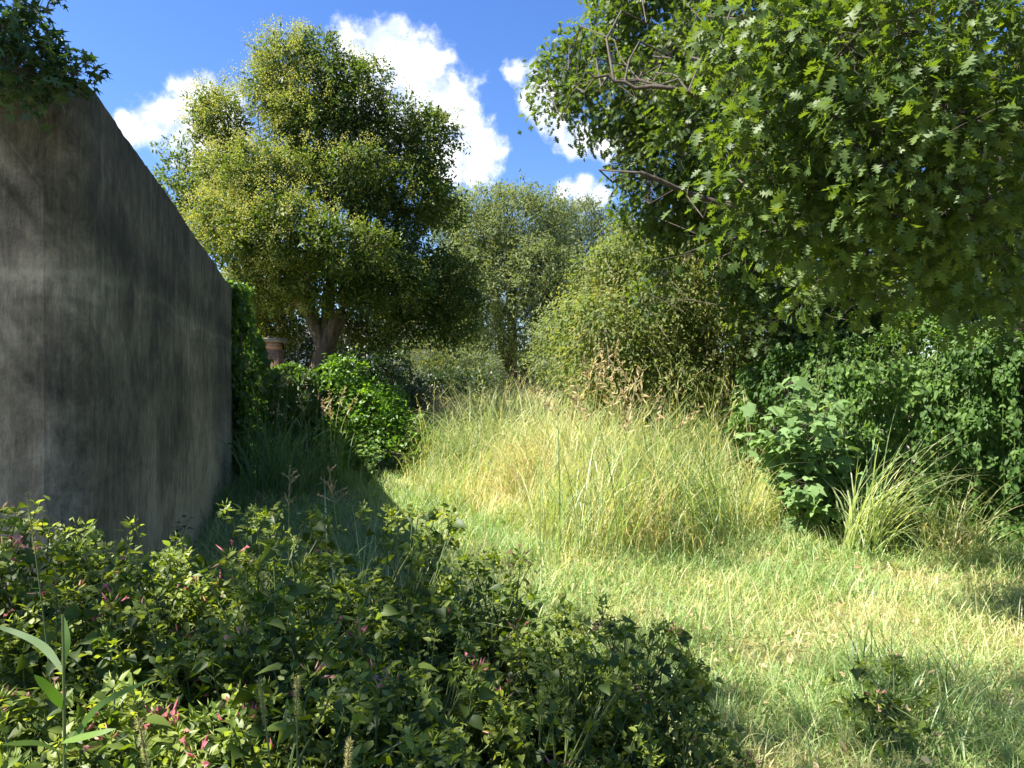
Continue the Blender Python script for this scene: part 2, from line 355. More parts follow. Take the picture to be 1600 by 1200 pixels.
def lawn():
    A=Acc()
    for (y0,y1,den,w,hh) in ((2.0,3.6,4300,.0048,.15),(3.6,5.2,3200,.006,.16),(5.2,8,2000,.0075,.18),(8,14,950,.010,.2)):
        x0,x1=(-.78*y1, .80*y1); n=int(den*(y1-y0)*(x1-x0)); x=U(x0,x1,n); y=U(y0,y1,n)
        dens=.5+.5*patchy(x,y,1.9,2.3)
        k=(x>wall_x(y)+.02)&(R.random(n)<.55+.45*dens)&(np.abs(x)<.78*y+.3)&~(tallmask(x,y)&(y>9))
        x=x[k];y=y[k];n=len(x); pt=patchy(x+3,y+1,1.3,1.7)
        dry=np.exp(-(((x-2.4)/1.3)**2+((y-4.6)/.7)**2))*.4+.25*(patchy(x,y,3.7,4.1)>.55)+np.exp(-(((x-.9)/.4)**2+((y-2.9)/.4)**2))*.4+np.exp(-(((x-3.6)/.8)**2+((y-5.6)/.6)**2))*.35
        var=.36+.12*pt+dry+R.normal(size=n)*.22
        # blades lie in swirls, so that tufts read
        az=2.5*patchy(x,y,4.3,3.9)+U(0,4.5,n)
        h=hh*(1+.35*patchy(x,y,2.7,3.1))*U(.5,1.5,n)*(1-.45*dry)
        blades(A,x,y,h,w*U(.5,1.5,n),4,.7,1.5,var,az,1.1)
    n=16000; y=U(2.2,9.5,n); x=U(-.75,.78,n)*y; k=(x>wall_x(y)+.05)&(patchy(x,y,2.1,2.6)+R.normal(size=n)*.5>.1)&~tallmask(x,y); x=x[k];y=y[k];n=len(x)
    blades(A,x,y,U(.16,.42,n),.0055*U(.6,1.3,n),6,.45,1.7,.3+R.random(n)*.6,power=1.6)
    o=A.build('lawn_grass',M['grass']); tag(o,'short pale green lawn grass flecked with dry straw','grass',kind='stuff')
lawn()
def meadow():
    A=Acc(); H=Acc()
    for (y0,y1,den,w) in ((5.8,8.5,850,.010),(8.5,12,560,.013),(12,17,300,.017),(17,24,130,.024)):
        x0,x1=-.2*y1,.4*y1; n=int(den*(y1-y0)*(x1-x0)); x=U(x0,x1,n); y=U(y0,y1,n); k=tallmask(x,y); x=x[k];y=y[k];n=len(x)
        u=800+F*x/y; pt=patchy(x,y,1.2,.9)
        front=np.interp(u,[560,650,760,850,960,1080,1180,1300],[14,11,9,6.9,6.2,7.0,7.9,10])
        rise=np.clip((y-front)/2.4,0.22,1)
        h=(1.25+.3*pt)*U(.5,1.3,n)*rise*np.interp(u,[635,680,780,1000,1215],[.9,1.12,1.15,1.1,1.0])
        var=.47+.24*patchy(x,y,.8,.6)+R.normal(size=n)*.2+.08*(u<900)-.16*(u>1020)
        az=2.2*patchy(x,y,1.7,1.3)+U(0,2.6,n)
        blades(A,x,y,h,w*U(.4,1.2,n),7,.32,2.1,var+.1*patchy(x+2,y,3.3,2.9),az,.6,power=1.8)
    # straight flowering stems above the leaves, with nodding heads
    n=260; y=np.concatenate([U(7,12,130),U(12,23,130)]); u=U(620,1205,n); x=(u-800)/F*y; k=tallmask(x,y); x=x[k];y=y[k];n=len(x)
    P=blades(A,x,y,U(1.2,1.95,n),np.full(n,.006),6,.14,.7,.75+R.normal(size=n)*.12,power=3.0)
    tip=P[:,-1]; dr=nrm(P[:,-1]-P[:,-2]+UP*.2)
    for q in range(7):
        b=tip-dr*(.05*q); m=R.normal(size=b.shape)
        scatter(H,LEAFN,b,dr*.9+m*.45,m,.06*U(.5,1.3,n)+.008*q,R.random(n),.6)
    Q=arcs(); A.add(np.concatenate(Q.v),np.concatenate(Q.f),np.concatenate(Q.a)); A.add(np.concatenate(H.v),np.concatenate(H.f),.62)
    o=A.build('meadow_grass',M['tall']); tag(o,'chest high straw and green meadow grass filling the middle of the yard','tall grass',kind='stuff')
meadow()

def tuft(name,label,cat,x,y,n,h,w,tilt,curl,mat,var=(.1,.8),spread=.18,heads=0,az=None,azs=None,group=None,K=9,power=1.5):
    z=float(gh(x,y)); t=thing(name,label,cat,(x,y,z),group)
    A=Acc(); a=U(0,6.28,n); r=spread*np.sqrt(R.random(n)); xx=x+r*np.cos(a); yy=y+r*np.sin(a)
    blades(A,xx,yy,h*U(.45,1.1,n),w*U(.6,1.2,n),K,tilt,curl,U(var[0],var[1],n),az if az is None else np.full(n,az),azs,power=power)
    child(A,'blades',mat,t)
    if heads:
        B=Acc(); a=U(0,6.28,heads); r=spread*.6*np.sqrt(R.random(heads)); hx=x+r*np.cos(a); hy=y+r*np.sin(a)
        P=blades(B,hx,hy,h*U(1.1,1.45,heads),np.full(heads,.006),8,.1,.5,U(.4,.9,heads),power=2.5)
        child(B,'stalks',M['tall'],t)
        tip=P[:,-1]; dr=nrm(P[:,-1]-P[:,-2])
        for i in range(heads):
            Hh=Acc(); q=np.repeat(np.arange(9),2)[:,None]; b=tip[i]-dr[i]*.035*q; m=R.normal(size=b.shape)
            scatter(Hh,LEAFN,b,dr[i]*.6+m*.6,R.normal(size=b.shape),(.05+.006*q)[:,0],R.random(18),.8)
            child(Hh,'seed_head',M['straw'],t)
    return t
def gp(u,v): d=F*EYE/(v-HOR); return (u-800)/F*d, d
G2='arching johnson grass clumps at the meadow edge'
x,y=gp(1350,866); tuft('grass_clump','large arching clump of broad green blades in front of the creeper wall','grass clump',x,y,190,1.5,.016,.35,1.9,M['reed'],(.5,1),.18,az=-.1,azs=1.0)
x,y=gp(1480,872); tuft('grass_clump','collapsed straw coloured grass clump at the foot of the creeper wall','dry grass clump',x,y,260,.95,.008,.7,1.7,M['tall'],(.2,.9),.3)
x,y=gp(905,880); tuft('grass_clump','tall blue green clump with stiff blades standing at the front of the meadow','grass clump',x,y,120,1.45,.011,.3,1.2,M['reed'],(.3,1),.42,heads=12)
x,y=gp(1085,842); tuft('grass_clump','wide clump of long leaning green blades left of the fig bush','grass clump',x,y,420,1.55,.012,.45,1.5,M['reed'],(.3,1),.5,az=math.pi,azs=1.1)
x,y=gp(1180,830); tuft('grass_clump','clump of bleached drooping blades touching the left side of the fig bush','grass clump',x,y,260,1.05,.01,.5,1.6,M['tall'],(.2,.8),.4)
x,y=gp(985,862); tuft('grass_clump','straw tinted clump just right of the stiff blue green clump','grass clump',x,y,260,1.3,.01,.4,1.4,M['tall'],(.2,1),.4,heads=8)
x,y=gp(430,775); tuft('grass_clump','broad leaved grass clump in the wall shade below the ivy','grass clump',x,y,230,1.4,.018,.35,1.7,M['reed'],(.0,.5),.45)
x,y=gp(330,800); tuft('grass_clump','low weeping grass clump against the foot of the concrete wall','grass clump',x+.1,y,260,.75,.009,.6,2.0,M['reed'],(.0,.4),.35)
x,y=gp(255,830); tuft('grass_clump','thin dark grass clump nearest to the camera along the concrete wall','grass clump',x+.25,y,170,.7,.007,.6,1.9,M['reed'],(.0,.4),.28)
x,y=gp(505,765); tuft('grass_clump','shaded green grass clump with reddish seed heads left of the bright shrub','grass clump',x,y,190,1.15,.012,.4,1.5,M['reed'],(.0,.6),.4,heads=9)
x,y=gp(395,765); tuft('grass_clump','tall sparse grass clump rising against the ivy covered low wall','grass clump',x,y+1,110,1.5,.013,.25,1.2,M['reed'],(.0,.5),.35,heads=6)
x,y=-.66,3.0; tuft('grass_clump','sunlit pale clump growing out of the back of the four oclock thicket','grass clump',x,y,260,1.12,.008,.3,1.3,M['reed'],(.6,1),.2)
x,y=gp(700,790); tuft('grass_clump','sunlit green clump at the left tip of the meadow beside the shade line','grass clump',x,y,170,.7,.009,.5,1.5,M['tall'],(.1,.6),.4)
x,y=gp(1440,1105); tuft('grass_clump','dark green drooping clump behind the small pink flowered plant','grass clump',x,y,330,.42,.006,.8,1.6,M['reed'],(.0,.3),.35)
x,y=gp(1540,1180); tuft('grass_clump','loose green clump in the bottom right corner of the lawn','grass clump',x,y,200,.4,.006,.7,1.5,M['reed'],(.2,.7),.3)

def stalk(label, top_uv, d, lean, kind='panicle', name='grass_stalk', fl=.16):
    tp=px(*top_uv,d); bx,by=tp[0]-lean,d+.05; bz=float(gh(bx,by)); t=thing(name,label,'seed stalk',(bx,by,bz))
    A=Acc(); pts=curve([[bx,by,bz]],[tp],[[-lean*.15,0,.05]],9); tubes(A,pts,np.linspace(.0035,.0015,9)[None],5)
    child(A,'stem',M['stem'],t)
    B=Acc(); k=4; i=R.integers(2,6,k); p=pts[0][i]; yd=nrm(R.normal(size=(k,3))*[1,.5,.3]+UP*.6)
    e=p+yd*.3-UP*.1; q=curve(p,e,UP[None]*.12,6); W=nrm(np.cross(yd,UP)+R.normal(size=(k,3))*.3); ribbons(B,q,W,np.array([.5,1,1,.8,.5,.1])[None]*.012*np.ones((k,1)),.5)
    child(B,'leaves',M['reed'],t)
    H=Acc(); dr=nrm(pts[0][-1]-pts[0][-2])
    if kind=='panicle':
        n=9; s=U(0,fl,n); b=tp-dr*s[:,None]; a=U(0,6.28,n); o=nrm(np.stack([np.cos(a),np.sin(a)*.6,U(.3,.9,n)],1)); L=.02+s*.35
        e=b+o*L[:,None]; tubes(H,curve(b,e,UP[None]*.004,4),np.full((n,4),.0012),3)
        m=9*n; k=np.repeat(np.arange(n),9); pp=b[k]+(e-b)[k]*U(.2,1.05,(m,1))+R.normal(size=(m,3))*.002
        scatter(H,BUD,pp,o[k]+R.normal(size=(m,3))*.4,R.normal(size=(m,3)),.011,R.random(m))
        m=40; pp=tp-dr*U(0,fl*.8,(m,1)); scatter(H,BUD,pp,dr+R.normal(size=(m,3))*.5,R.normal(size=(m,3)),.012,R.random(m))
    else:
        m=260; s=R.random(m); pp=tp-dr*(s*fl)[:,None]; o=nrm(R.normal(size=(m,3))); pp=pp+0; scatter(H,LEAFN,pp+o*.002,o*.8+dr*.7,R.normal(size=(m,3)),.0075*(1.1-.3*s),R.random(m),.5)
    child(H,'seed_head',M['straw'] if kind=='panicle' else M['foxtail'],t)
stalk('flowering grass stalk with a branched head, left of the pair above the thicket',(452,728),2.9,.02)
stalk('flowering grass stalk with a branched head, right of the pair above the thicket',(513,728),2.9,-.12)
stalk('reddish seed stalk rising in front of the dark privet trunk',(498,610),8.5,.1,'panicle',fl=.5)
stalk('tall plumed seed stalk beside the ivy covered low wall',(470,590),9.0,.0,'fox',fl=.7)
stalk('brown seed stalk standing at the left end of the meadow',(655,640),10,.1,'panicle',fl=.35)
stalk('pale foxtail stalk leaning at the left border by the pink flowers',(42,770),1.9,-.1,'fox',name='foxtail_stalk')
stalk('drooping pale foxtail in the middle of the bottom thicket',(405,1065),1.35,-.08,'fox',name='foxtail_stalk',fl=.08)
stalk('upright pinkish foxtail right of the drooping one',(463,1060),1.35,.01,'fox',name='foxtail_stalk',fl=.08)
stalk('blurred foxtail arching at the bottom left corner',(215,1125),1.1,-.12,'fox',name='foxtail_stalk',fl=.08)
stalk('foxtail poking up at the bottom edge right of the corner one',(545,1160),1.15,.06,'fox',name='foxtail_stalk',fl=.07)

# ================================================================== CONCRETE WALL
def bigwall():
    H=3.04
    path=[(-4.58,12.3)]
    for y in np.linspace(11.5,3.8,16): path.append((wall_x(y),y))
    for a in np.linspace(0,1,7)[0:]:       # rounded return to the left
        th=a*math.radians(73); cx,cy=wall_x(3.72)-.22*.957,3.72-.22*.28
        path.append((cx+.22*math.cos(math.radians(16)-th), cy+.22*math.sin(math.radians(16)-th)))
    path+= [(-3.4,3.33),(-5.2,3.08),(-9,2.55)]
    p=np.array(path); seg=np.r_[0,np.cumsum(np.linalg.norm(np.diff(p,axis=0),axis=1))]
    fine_s=np.arange(0,seg[-1],.07); p=np.stack([np.interp(fine_s,seg,p[:,0]),np.interp(fine_s,seg,p[:,1])],1); seg=fine_s
    t=nrm(np.gradient(p,axis=0)); nn=np.stack([t[:,1],-t[:,0]],1)   # outward side
    if nn[3,0]<0: nn=-nn
    th=.24; q=p-nn*th; K=len(p); zs=[-.15,.6,1.2,1.9,2.5,2.97,H]; V=[];run=[]
    def col(pt,s):
        j=.008*math.sin(s*2.1)+.002*math.sin(s*17)+float(R.normal())*.0025-(.012 if R.random()<.03 else 0)
        for z in zs: V.append((pt[0],pt[1],z+(j if z>2.9 else 0))); run.append(s)
    for i in range(K): col(p[i]-(nn[i]*0),seg[i])
    for i in range(K): col(q[i],seg[i])
    Z=len(zs); f=[]
    for i in range(K-1):
        for k in range(Z-1):
            a=i*Z+k; b=(i+1)*Z+k; f+=[(a,a+1,b+1,b)]; a+=K*Z;b+=K*Z; f+=[(a,b,b+1,a+1)]
        a=i*Z+Z-1;b=a+Z; f.append((a,a+K*Z,b+K*Z,b))
    for i in (0,K-1):
        for k in range(Z-1):
            a=i*Z+k; f.append((a,a+K*Z,a+1+K*Z,a+1))
    me=bpy.data.meshes.new('concrete_wall'); me.from_pydata(V,[],f); at=me.attributes.new('run','FLOAT','POINT'); at.data.foreach_set('value',run)
    me.materials.append(M['wall']); o=bpy.data.objects.new('concrete_wall',me); C.objects.link(o)
    tag(o,'tall weathered grey concrete wall with dark vertical streaks and a rounded near end','wall')
    mod=o.modifiers.new('b','BEVEL'); mod.width=.02; mod.segments=2; mod.limit_method='ANGLE'
bigwall()

def boxmesh(A,x0,x1,y0,y1,z0,z1,rot=0,cx=0,cy=0):
    v=np.array([(x,y,z) for x in(x0,x1) for y in(y0,y1) for z in(z0,z1)],float)
    c,s=math.cos(rot),math.sin(rot); w=v.copy(); w[:,0]=cx+v[:,0]*c-v[:,1]*s; w[:,1]=cy+v[:,0]*s+v[:,1]*c
    f=[(0,1,3),(0,3,2),(4,6,7),(4,7,5),(0,4,5),(0,5,1),(2,3,7),(2,7,6),(1,5,7),(1,7,3),(0,2,6),(0,6,4)]
    A.add(w,f,.5)
# low wall beyond the big one, under ivy
A=Acc(); boxmesh(A,0,2.2,-.15,.15,-.1,1.65,.25,-5.2,13.2); tag(A.build('garden_wall',M['stone']),'low garden wall under ivy past the end of the concrete wall','wall')
# brick pillar with a slot and a coping
t=thing('brick_pillar','small brick wall end with a dark slot and mossy coping behind the ivy','brick pillar',(-5.55,15.0,0))
A=Acc(); 
for b in ((-5.9,-4.75,15,15.4,-.1,2.24),(-5.9,-5.42,15,15.4,2.24,2.38),(-5.0,-4.75,15,15.4,2.24,2.38),(-5.9,-4.75,15.3,15.4,2.24,2.38)): boxmesh(A,*b)
child(A,'brickwork',M['brick'],t); A=Acc(); boxmesh(A,-5.97,-4.68,14.94,15.46,2.383,2.47); child(A,'coping',M['stone'],t)
# pale building glimpsed behind the privet
t=thing('pale_building','pale plastered building glimpsed between the privet trunk and the far trees','building',(-5.4,27,0))
A=Acc(); boxmesh(A,-9,-3.4,27,33,-.1,2.9); child(A,'wall',M['render'],t)
A=Acc(); A.add(np.array([(-9.3,26.7,2.85),(-3.1,26.7,2.85),(-3.1,33.3,2.85),(-9.3,33.3,2.85),(-9.3,30,3.9),(-3.1,30,3.9),(-9.3,26.7,2.95),(-3.1,26.7,2.95)]),[(6,7,5),(6,5,4),(2,3,4),(2,4,5),(1,2,5),(3,0,4),(0,1,7),(0,7,6),(0,6,4),(1,5,7)],.5); child(A,'roof',M['roof'],t)
A=Acc(); boxmesh(A,-4.6,-3.9,26.94,27.0-.003,1.0,2.0); child(A,'window',M['board'],t)
# board fence
t=thing('board_fence','dark grey board fence in shade behind the left end of the meadow','fence',(-2.6,19,0))
A=Acc()
for i in range(16): boxmesh(A,-3.9+i*.17,-3.9+i*.17+.155,19+.01*(i%2),19.03+.01*(i%2),0,1.5+.02*math.sin(i*2.3))
child(A,'boards',M['board'],t)
for q in (-3.85,-2.6,-1.3): A=Acc(); boxmesh(A,q,q+.1,19.06,19.16,-.1,1.6); child(A,'post',M['board'],t)

# ================================================================== IVY
def ivysheet(acc, pts, top, dens, size, T, bulge=.12, zmin=.0, hang=.35, wid=1.2, ragged=.3, sd=0):
    """leaves shingled over a vertical surface that follows the polyline pts (outward side = right of travel)"""
    p=np.array(pts,float); seg=np.r_[0,np.cumsum(np.linalg.norm(np.diff(p,axis=0),axis=1))]; Ln=seg[-1]
    tops=np.array(top,float); n=int(dens*Ln*tops.max()); s=U(0,Ln,n); tp=np.interp(s,seg,tops); z=zmin+R.random(n)*(tp-zmin)*(1+.0)
    x=np.interp(s,seg,p[:,0]); y=np.interp(s,seg,p[:,1]); k=np.clip(np.searchsorted(seg,s)-1,0,len(p)-2); d=nrm((p[1:]-p[:-1]))[k]; nn=np.stack([d[:,1],-d[:,0]],1)
    B=bulge*(1+.9*np.sin(s*2.1+sd+np.sin(z*1.7))*np.sin(z*1.4+s*.6+sd)+.5*np.sin(s*6.1+z*1.3+sd)+.3*np.sin(z*7+s*4))
    off=B-np.abs(R.normal(size=n))*.05
    off=off+.10*np.sin(s*9+2*np.sin(z*5+sd))*np.sin(z*6.5+1.5*np.sin(s*4))
    P=np.stack([x+nn[:,0]*off,y+nn[:,1]*off,z+U(-.03,.03,n)],1); nz3=np.stack([nn[:,0],nn[:,1],np.full(n,.45)],1)
    yd=-UP*1.0+R.normal(size=(n,3))*.45+nz3*.35
    var=np.clip(.45+.2*np.sin(s*2.7+z*1.9+sd)+R.normal(size=n)*.2,0,1)
    scatter(acc,T,P,yd,nz3+R.normal(size=(n,3))*.55,size*U(.4,1.5,n),var,wid)
t=thing('ivy','bright green ivy sheet covering the far end of the concrete wall','ivy',(-4.55,12.4,0))
A=Acc(); w=np.array
ivysheet(A,[(-4.36,11.5),(-4.50,12.05),(-4.50,12.45),(-4.25,12.75),(-4.8,13.2)],[3.12,3.2,3.0,2.35,2.2],1500,.085,OVATE,.07)
n=900; x=U(-4.85,-4.38,n); y=U(11.3,12.6,n); scatter(A,OVATE,np.stack([x-.2*0+.0,y,np.full(n,3.05)+U(0,.12,n)],1)+np.array([(0,0,0)]),R.normal(size=(n,3)),UP+R.normal(size=(n,3))*.4,.085,R.random(n))
child(A,'foliage',M['ivy_left'],t); A=Acc(); tubes(A,curve([[-4.45,12.2,0],[-4.42,11.9,0]],[[-4.4,12.0,2.6],[-4.36,11.7,2.2]],[[.03,-.05,0],[-.02,.08,0]],8),np.full((2,8),.015),5); child(A,'stem',M['bark'],t)
t=thing('ivy','dense dark ivy with sunlit crest growing over the low garden wall','ivy',(-4.2,13.2,0))
A=Acc(); ivysheet(A,[(-5.1,12.95),(-3.0,13.5),(-2.9,13.9)],[1.85,1.75,1.4],1500,.09,OVATE,.12,sd=2)
n=2600; s=R.random(n); x=-5.2+2.3*s; y=13.15+.55*s+U(-.25,.25,n); scatter(A,OVATE,np.stack([x,y,1.72+.13*R.random(n)+.06*np.sin(x*9)],1),R.normal(size=(n,3)),UP+R.normal(size=(n,3))*.45,.09,R.random(n))
child(A,'foliage',M['ivy_left'],t)

# right-hand retaining wall, nearly lost under creeper
RW=[(3.35,9.6),(3.75,8.6),(5.1,7.15),(7.0,5.6),(9.2,4.4)]
def rwall():
    A=Acc()
    p=np.array(RW); d=nrm(np.diff(p,axis=0)); d=np.vstack([d,d[-1:]]); nn=np.stack([d[:,1],-d[:,0]],1)
    if nn[2,0]>0: nn=-nn
    K=len(p); V=[]
    for off in (0,.45):
        for z in (-.2,.8,1.45): V+= [(a[0]-b[0]*off,a[1]-b[1]*off,z) for a,b in zip(p,nn)]
    f=[]
    for i in range(K-1):
        for r in (0,1): a=r*K+i; f+=[(a,a+1,a+1+K),(a,a+1+K,a+K)]; a+=3*K; f+=[(a,a+1+K,a+1),(a,a+K,a+1+K)]
        a=2*K+i; f+=[(a,a+1,a+1+3*K),(a,a+1+3*K,a+3*K)]
    A.add(V,f,.5); tag(A.build('retaining_wall',M['stone']),'pale rubble retaining wall showing only in gaps behind the fig bush','wall')
rwall()
t=thing('creeper','thick creeper with hanging runners draped over the right retaining wall','creeper',(4.6,7.6,0))
A=Acc(); B=Acc()
pr=RW[::1]
# front face: travel so that outward side faces the lawn
def outs(pts): return pts
ivysheet(A,[(3.05,10.1),(3.3,9.4),(3.72,8.5)],[1.7,2.0,2.1],1500,.062,OVATE,.12,zmin=.35,sd=5)
ivysheet(A,[(3.75,8.5),(4.1,8.1),(5.05,7.1),(7.0,5.5),(9,4.3)],[1.75,1.8,2.0,2.3,2.4],2300,.06,OVATE,.34,sd=3)
ivysheet(A,[(4.6,7.65),(5.05,7.05),(7.0,5.4)],[1.8,2.0,2.3],1500,.06,OVATE,.42,sd=1)
# top roll
n=16000; s=U(0,1,n); P=np.array(RW,float); sg=np.linspace(0,1,len(RW)); x=np.interp(s,sg,P[:,0]); y=np.interp(s,sg,P[:,1]); o_=U(-.3,.8,n)
zt=1.68+.35*s+.25*np.sin(s*31)*np.sin(s*13+o_*3)+.35*np.sqrt(np.clip(1-((o_-.25)/.6)**2,0,1))
scatter(A,OVATE,np.stack([x+o_*.7,y+o_*.7,zt-U(0,.1,n)],1),R.normal(size=(n,3)),UP*.8+R.normal(size=(n,3))*.5,.062*U(.7,1.2,n),R.random(n))
# runners arching out and hanging
n=420; s=U(.2,1,n); x=np.interp(s,sg,P[:,0]); y=np.interp(s,sg,P[:,1]); st=np.stack([x,y,U(1.4,2.25,n)],1); o=nrm(np.stack([np.full(n,-.7),np.full(n,-.7),np.zeros(n)],1)+R.normal(size=(n,3))*.25)
L_=U(.3,1.3,n); en=st+o*(L_*.55)[:,None]-UP*(L_*1.2)[:,None]; q=curve(st,en,o*.25+UP*.28,11); tubes(B,q,np.linspace(.004,.0015,11)[None]*np.ones((n,1)),3)
for k in range(1,11):
    for sgn in (-1,1,0):
        side=nrm(np.cross(q[:,k]-q[:,k-1],UP))*(sgn if sgn else .1); m=R.normal(size=(n,3))*.3
        scatter(A,OVATE,q[:,k]+R.normal(size=(n,3))*.01,side+(q[:,k]-q[:,k-1])*3-UP*.4+m,UP*.6+o*.6+m,.058*U(.7,1.2,n),np.clip(.65+R.normal(size=n)*.2,0,1))
child(A,'foliage',M['ivy'],t); child(B,'runners',M['stem'],t)

# ================================================================== TREES
def lobed(cl, n=6, f=.45, shrink=.84):
    out=[]
    for c in cl:
        c=np.array(c); out.append(tuple(np.r_[c[:3],c[3:6]*shrink]))
        d=nrm(R.normal(size=(n,3))+np.array([0,-.5,.25])); 
        for k in range(n): r=c[3:6].mean()*f*U(.7,1.3); out.append(tuple(np.r_[c[:3]+d[k]*c[3:6]*.78, r*1.1,r*1.1,r*U(.7,.95)]))
    return out
# 1 big flowering privet
def privet():
    d=15.5; bx,by=px(508,700,d)[:2]; t=thing('privet_tree','tall round headed privet tree in yellowish bloom beyond the concrete wall','tree',(bx,by,0))
    cl=[CL(475,125,78,72,d),CL(555,150,55,62,d),CL(425,150,36,52,d),CL(500,215,95,60,d),CL(350,190,40,55,d+.4),CL(352,265,36,60,d+.4),
        CL(420,290,85,58,d-1.2),CL(372,365,58,68,d-1.3),CL(455,375,75,65,d-1.6),CL(548,385,72,52,d-2),CL(560,280,60,55,d-.8),CL(625,215,48,52,d),
        CL(665,235,45,60,d+.3),CL(640,300,66,60,d-.2),CL(690,320,30,50,d+1),CL(600,350,70,60,d),CL(640,430,70,62,d),CL(700,440,52,62,d+.3),
        CL(715,500,42,42,d+.3),CL(600,450,70,48,d-1),CL(520,440,80,45,d-1),CL(420,440,66,50,d-.6),CL(385,480,40,60,d+.8),CL(530,260,70,60,d+.6),
        CL(430,500,55,60,d+1.6),CL(575,510,60,40,d+1.2),CL(655,500,52,38,d)]
    W=Acc(); f=(bx,by,px(0,545,d)[2]); trunk(W,[(bx-.1,by,-.1),(bx-.05,by,1.0),(bx-.08,by,1.9),f],[.26,.22,.2,.2],12)
    left=(bx-.55,by+.1,px(0,455,d)[2]); right=(bx+.6,by-.1,px(0,450,d)[2]); mid=(bx+.05,by+.3,px(0,430,d)[2])
    for e,r in ((left,.14),(right,.16),(mid,.1)): tubes(W,curve([f],[e],[[0,0,.05]],8),np.linspace(.18,r,8)[None],9)
    for c in cl:
        s=left if c[0]<bx-.5 else (right if c[0]>bx+.5 else mid); limbs(W,s,[c],.085,7)
    # thin bare suckers round the bole
    n=10; a=U(0,6.28,n); tubes(W,curve(np.stack([bx+.3*np.cos(a),by+.3*np.sin(a),np.zeros(n)],1),np.stack([bx+.6*np.cos(a),by+.6*np.sin(a),U(2,3.2,n)],1),R.normal(size=(n,3))*.15,6),np.linspace(.02,.008,6)[None]*np.ones((n,1)),5)
    child(W,'trunk',M['bark'],t,True)
    cl=[(c[0],c[1],c[2],c[3]*.88,c[4]*.88,c[5]*.88) for c in cl]; A=Acc(); P,sd,Ls,O=crown(A,lobed(cl,7,.4,.8),56,.26,9,.10,LEAF2,.3,.7,.2,.05,.8,.2,.2,gap=.18,gs=1.3)
    child(A,'crown',M['privet'],t)
    H=Acc(); sf=np.clip((bx+1.0-P[:,0])/2.2,.12,1); k=(R.random(len(P))<.75*sf)&((O@np.array([-.62,-.5,.5])>.0)|(R.random(len(P))<.15)); tip=(P+sd*Ls[:,None])[k]; o=O[k]; n=len(tip)  # pale blossom gathered on the sunward side, so its spread also paints the light
    n8=34; c=np.repeat(np.arange(n),n8); off=R.normal(size=(n*n8,3))*np.array([.065,.065,.075])
    scatter(H,LEAF2,tip[c]+o[c]*.07+UP*.03+off,R.normal(size=(n*n8,3))+UP*.5,R.normal(size=(n*n8,3)),.038,np.clip(R.normal(size=n*n8)*.2+.5+np.repeat(R.normal(size=n)*.25,n8),0,1),1.3)
    child(H,'blossom',M['panicle'],t)
privet()
def gentree(name,label,cat,base,cl,mat,dens,L,nl,size,T,forks,r=.12,trunkr=.16,bark='bark',droop=.3,outw=.7,upw=.2,inner=.35,bumpy=.17,jit=.05,wild=.8,group=None,sub=7,nup=.7,wid=1.,tw=0,d_g=1.):
    bx,by=base; t=thing(name,label,cat,(bx,by,0),group); W=Acc()
    for f in forks:
        trunk(W,[(bx+(f[0]-bx)*.05,by+(f[1]-by)*.05,-.1),(bx+(f[0]-bx)*.45,by+(f[1]-by)*.4,f[2]*.5),f],[trunkr,trunkr*.8,trunkr*.6],9)
    fk=np.array(forks,float)
    for c in cl:
        s=fk[np.argmin(np.linalg.norm(fk[:,:2]-np.array(c[:2]),axis=1))]; limbs(W,s,[c],r,sub,sides=5)
    A=Acc(); P,sd,Ls,O=crown(A,lobed(cl,6) if cat=='tree' else lobed(cl,4,.5,.8),dens*(1 if cat=='tree' else 1.1),L,nl,size,T,droop,outw,upw,jit,wild,inner,bumpy,wid,nup=nup,gap=.35,gs=d_g)
    if tw: twigs(W,P,sd,Ls,tw,.006,droop)
    child(W,'trunk',M[bark],t,True); child(A,'crown',mat,t)
    return t,P,sd,Ls,O
# 2 slender tree behind the wall
d=17.5; gentree('slender_tree','slender open crowned tree peeping over the wall left of the privet','tree',px(285,700,d)[:2],
  [CL(290,250,24,22,d),CL(288,300,34,34,d),CL(300,350,40,40,d),CL(330,330,30,60,d),CL(325,400,28,40,d),CL(262,300,10,14,d)],M['privet'],26,.4,8,.12,LEAF2,[(px(300,400,d)[0],d,3.8)],.05,.1)
# 3 far elms, haze put into their pale leaf colour
d=26; gentree('elm_tree','haze paled feathery tree with forked dark trunk behind the meadow','tree',px(800,640,d)[:2],
  [CL(800,350,62,62,d),CL(745,370,55,60,d),CL(855,360,55,55,d),CL(770,450,75,60,d-1),CL(850,440,60,60,d-1),CL(720,440,45,60,d),CL(700,350,30,45,d+1),CL(820,400,80,60,d+1),CL(800,520,70,42,d-.5),CL(870,510,50,50,d-.5),CL(730,520,40,45,d+.5)],
  M['back'],22,.65,12,.13,LEAFN,[px(775,470,d),px(800,440,d),px(850,480,d)],.1,.22,'barkdark',.55,.5,.3,wild=.9,bumpy=.22,wid=1.3)
d=31; gentree('elm_tree','second feathery grey green tree just left of the oak and farther back','tree',px(905,640,d)[:2],
  [CL(905,365,45,52,d),CL(940,400,45,60,d),CL(890,440,50,60,d),CL(930,480,60,60,d),CL(880,350,25,30,d)],
  M['back2'],17,.7,12,.15,LEAFN,[px(900,470,d),px(930,460,d)],.1,.2,'barkdark',.5,.5,.3,wild=.9,bumpy=.22,wid=1.3)
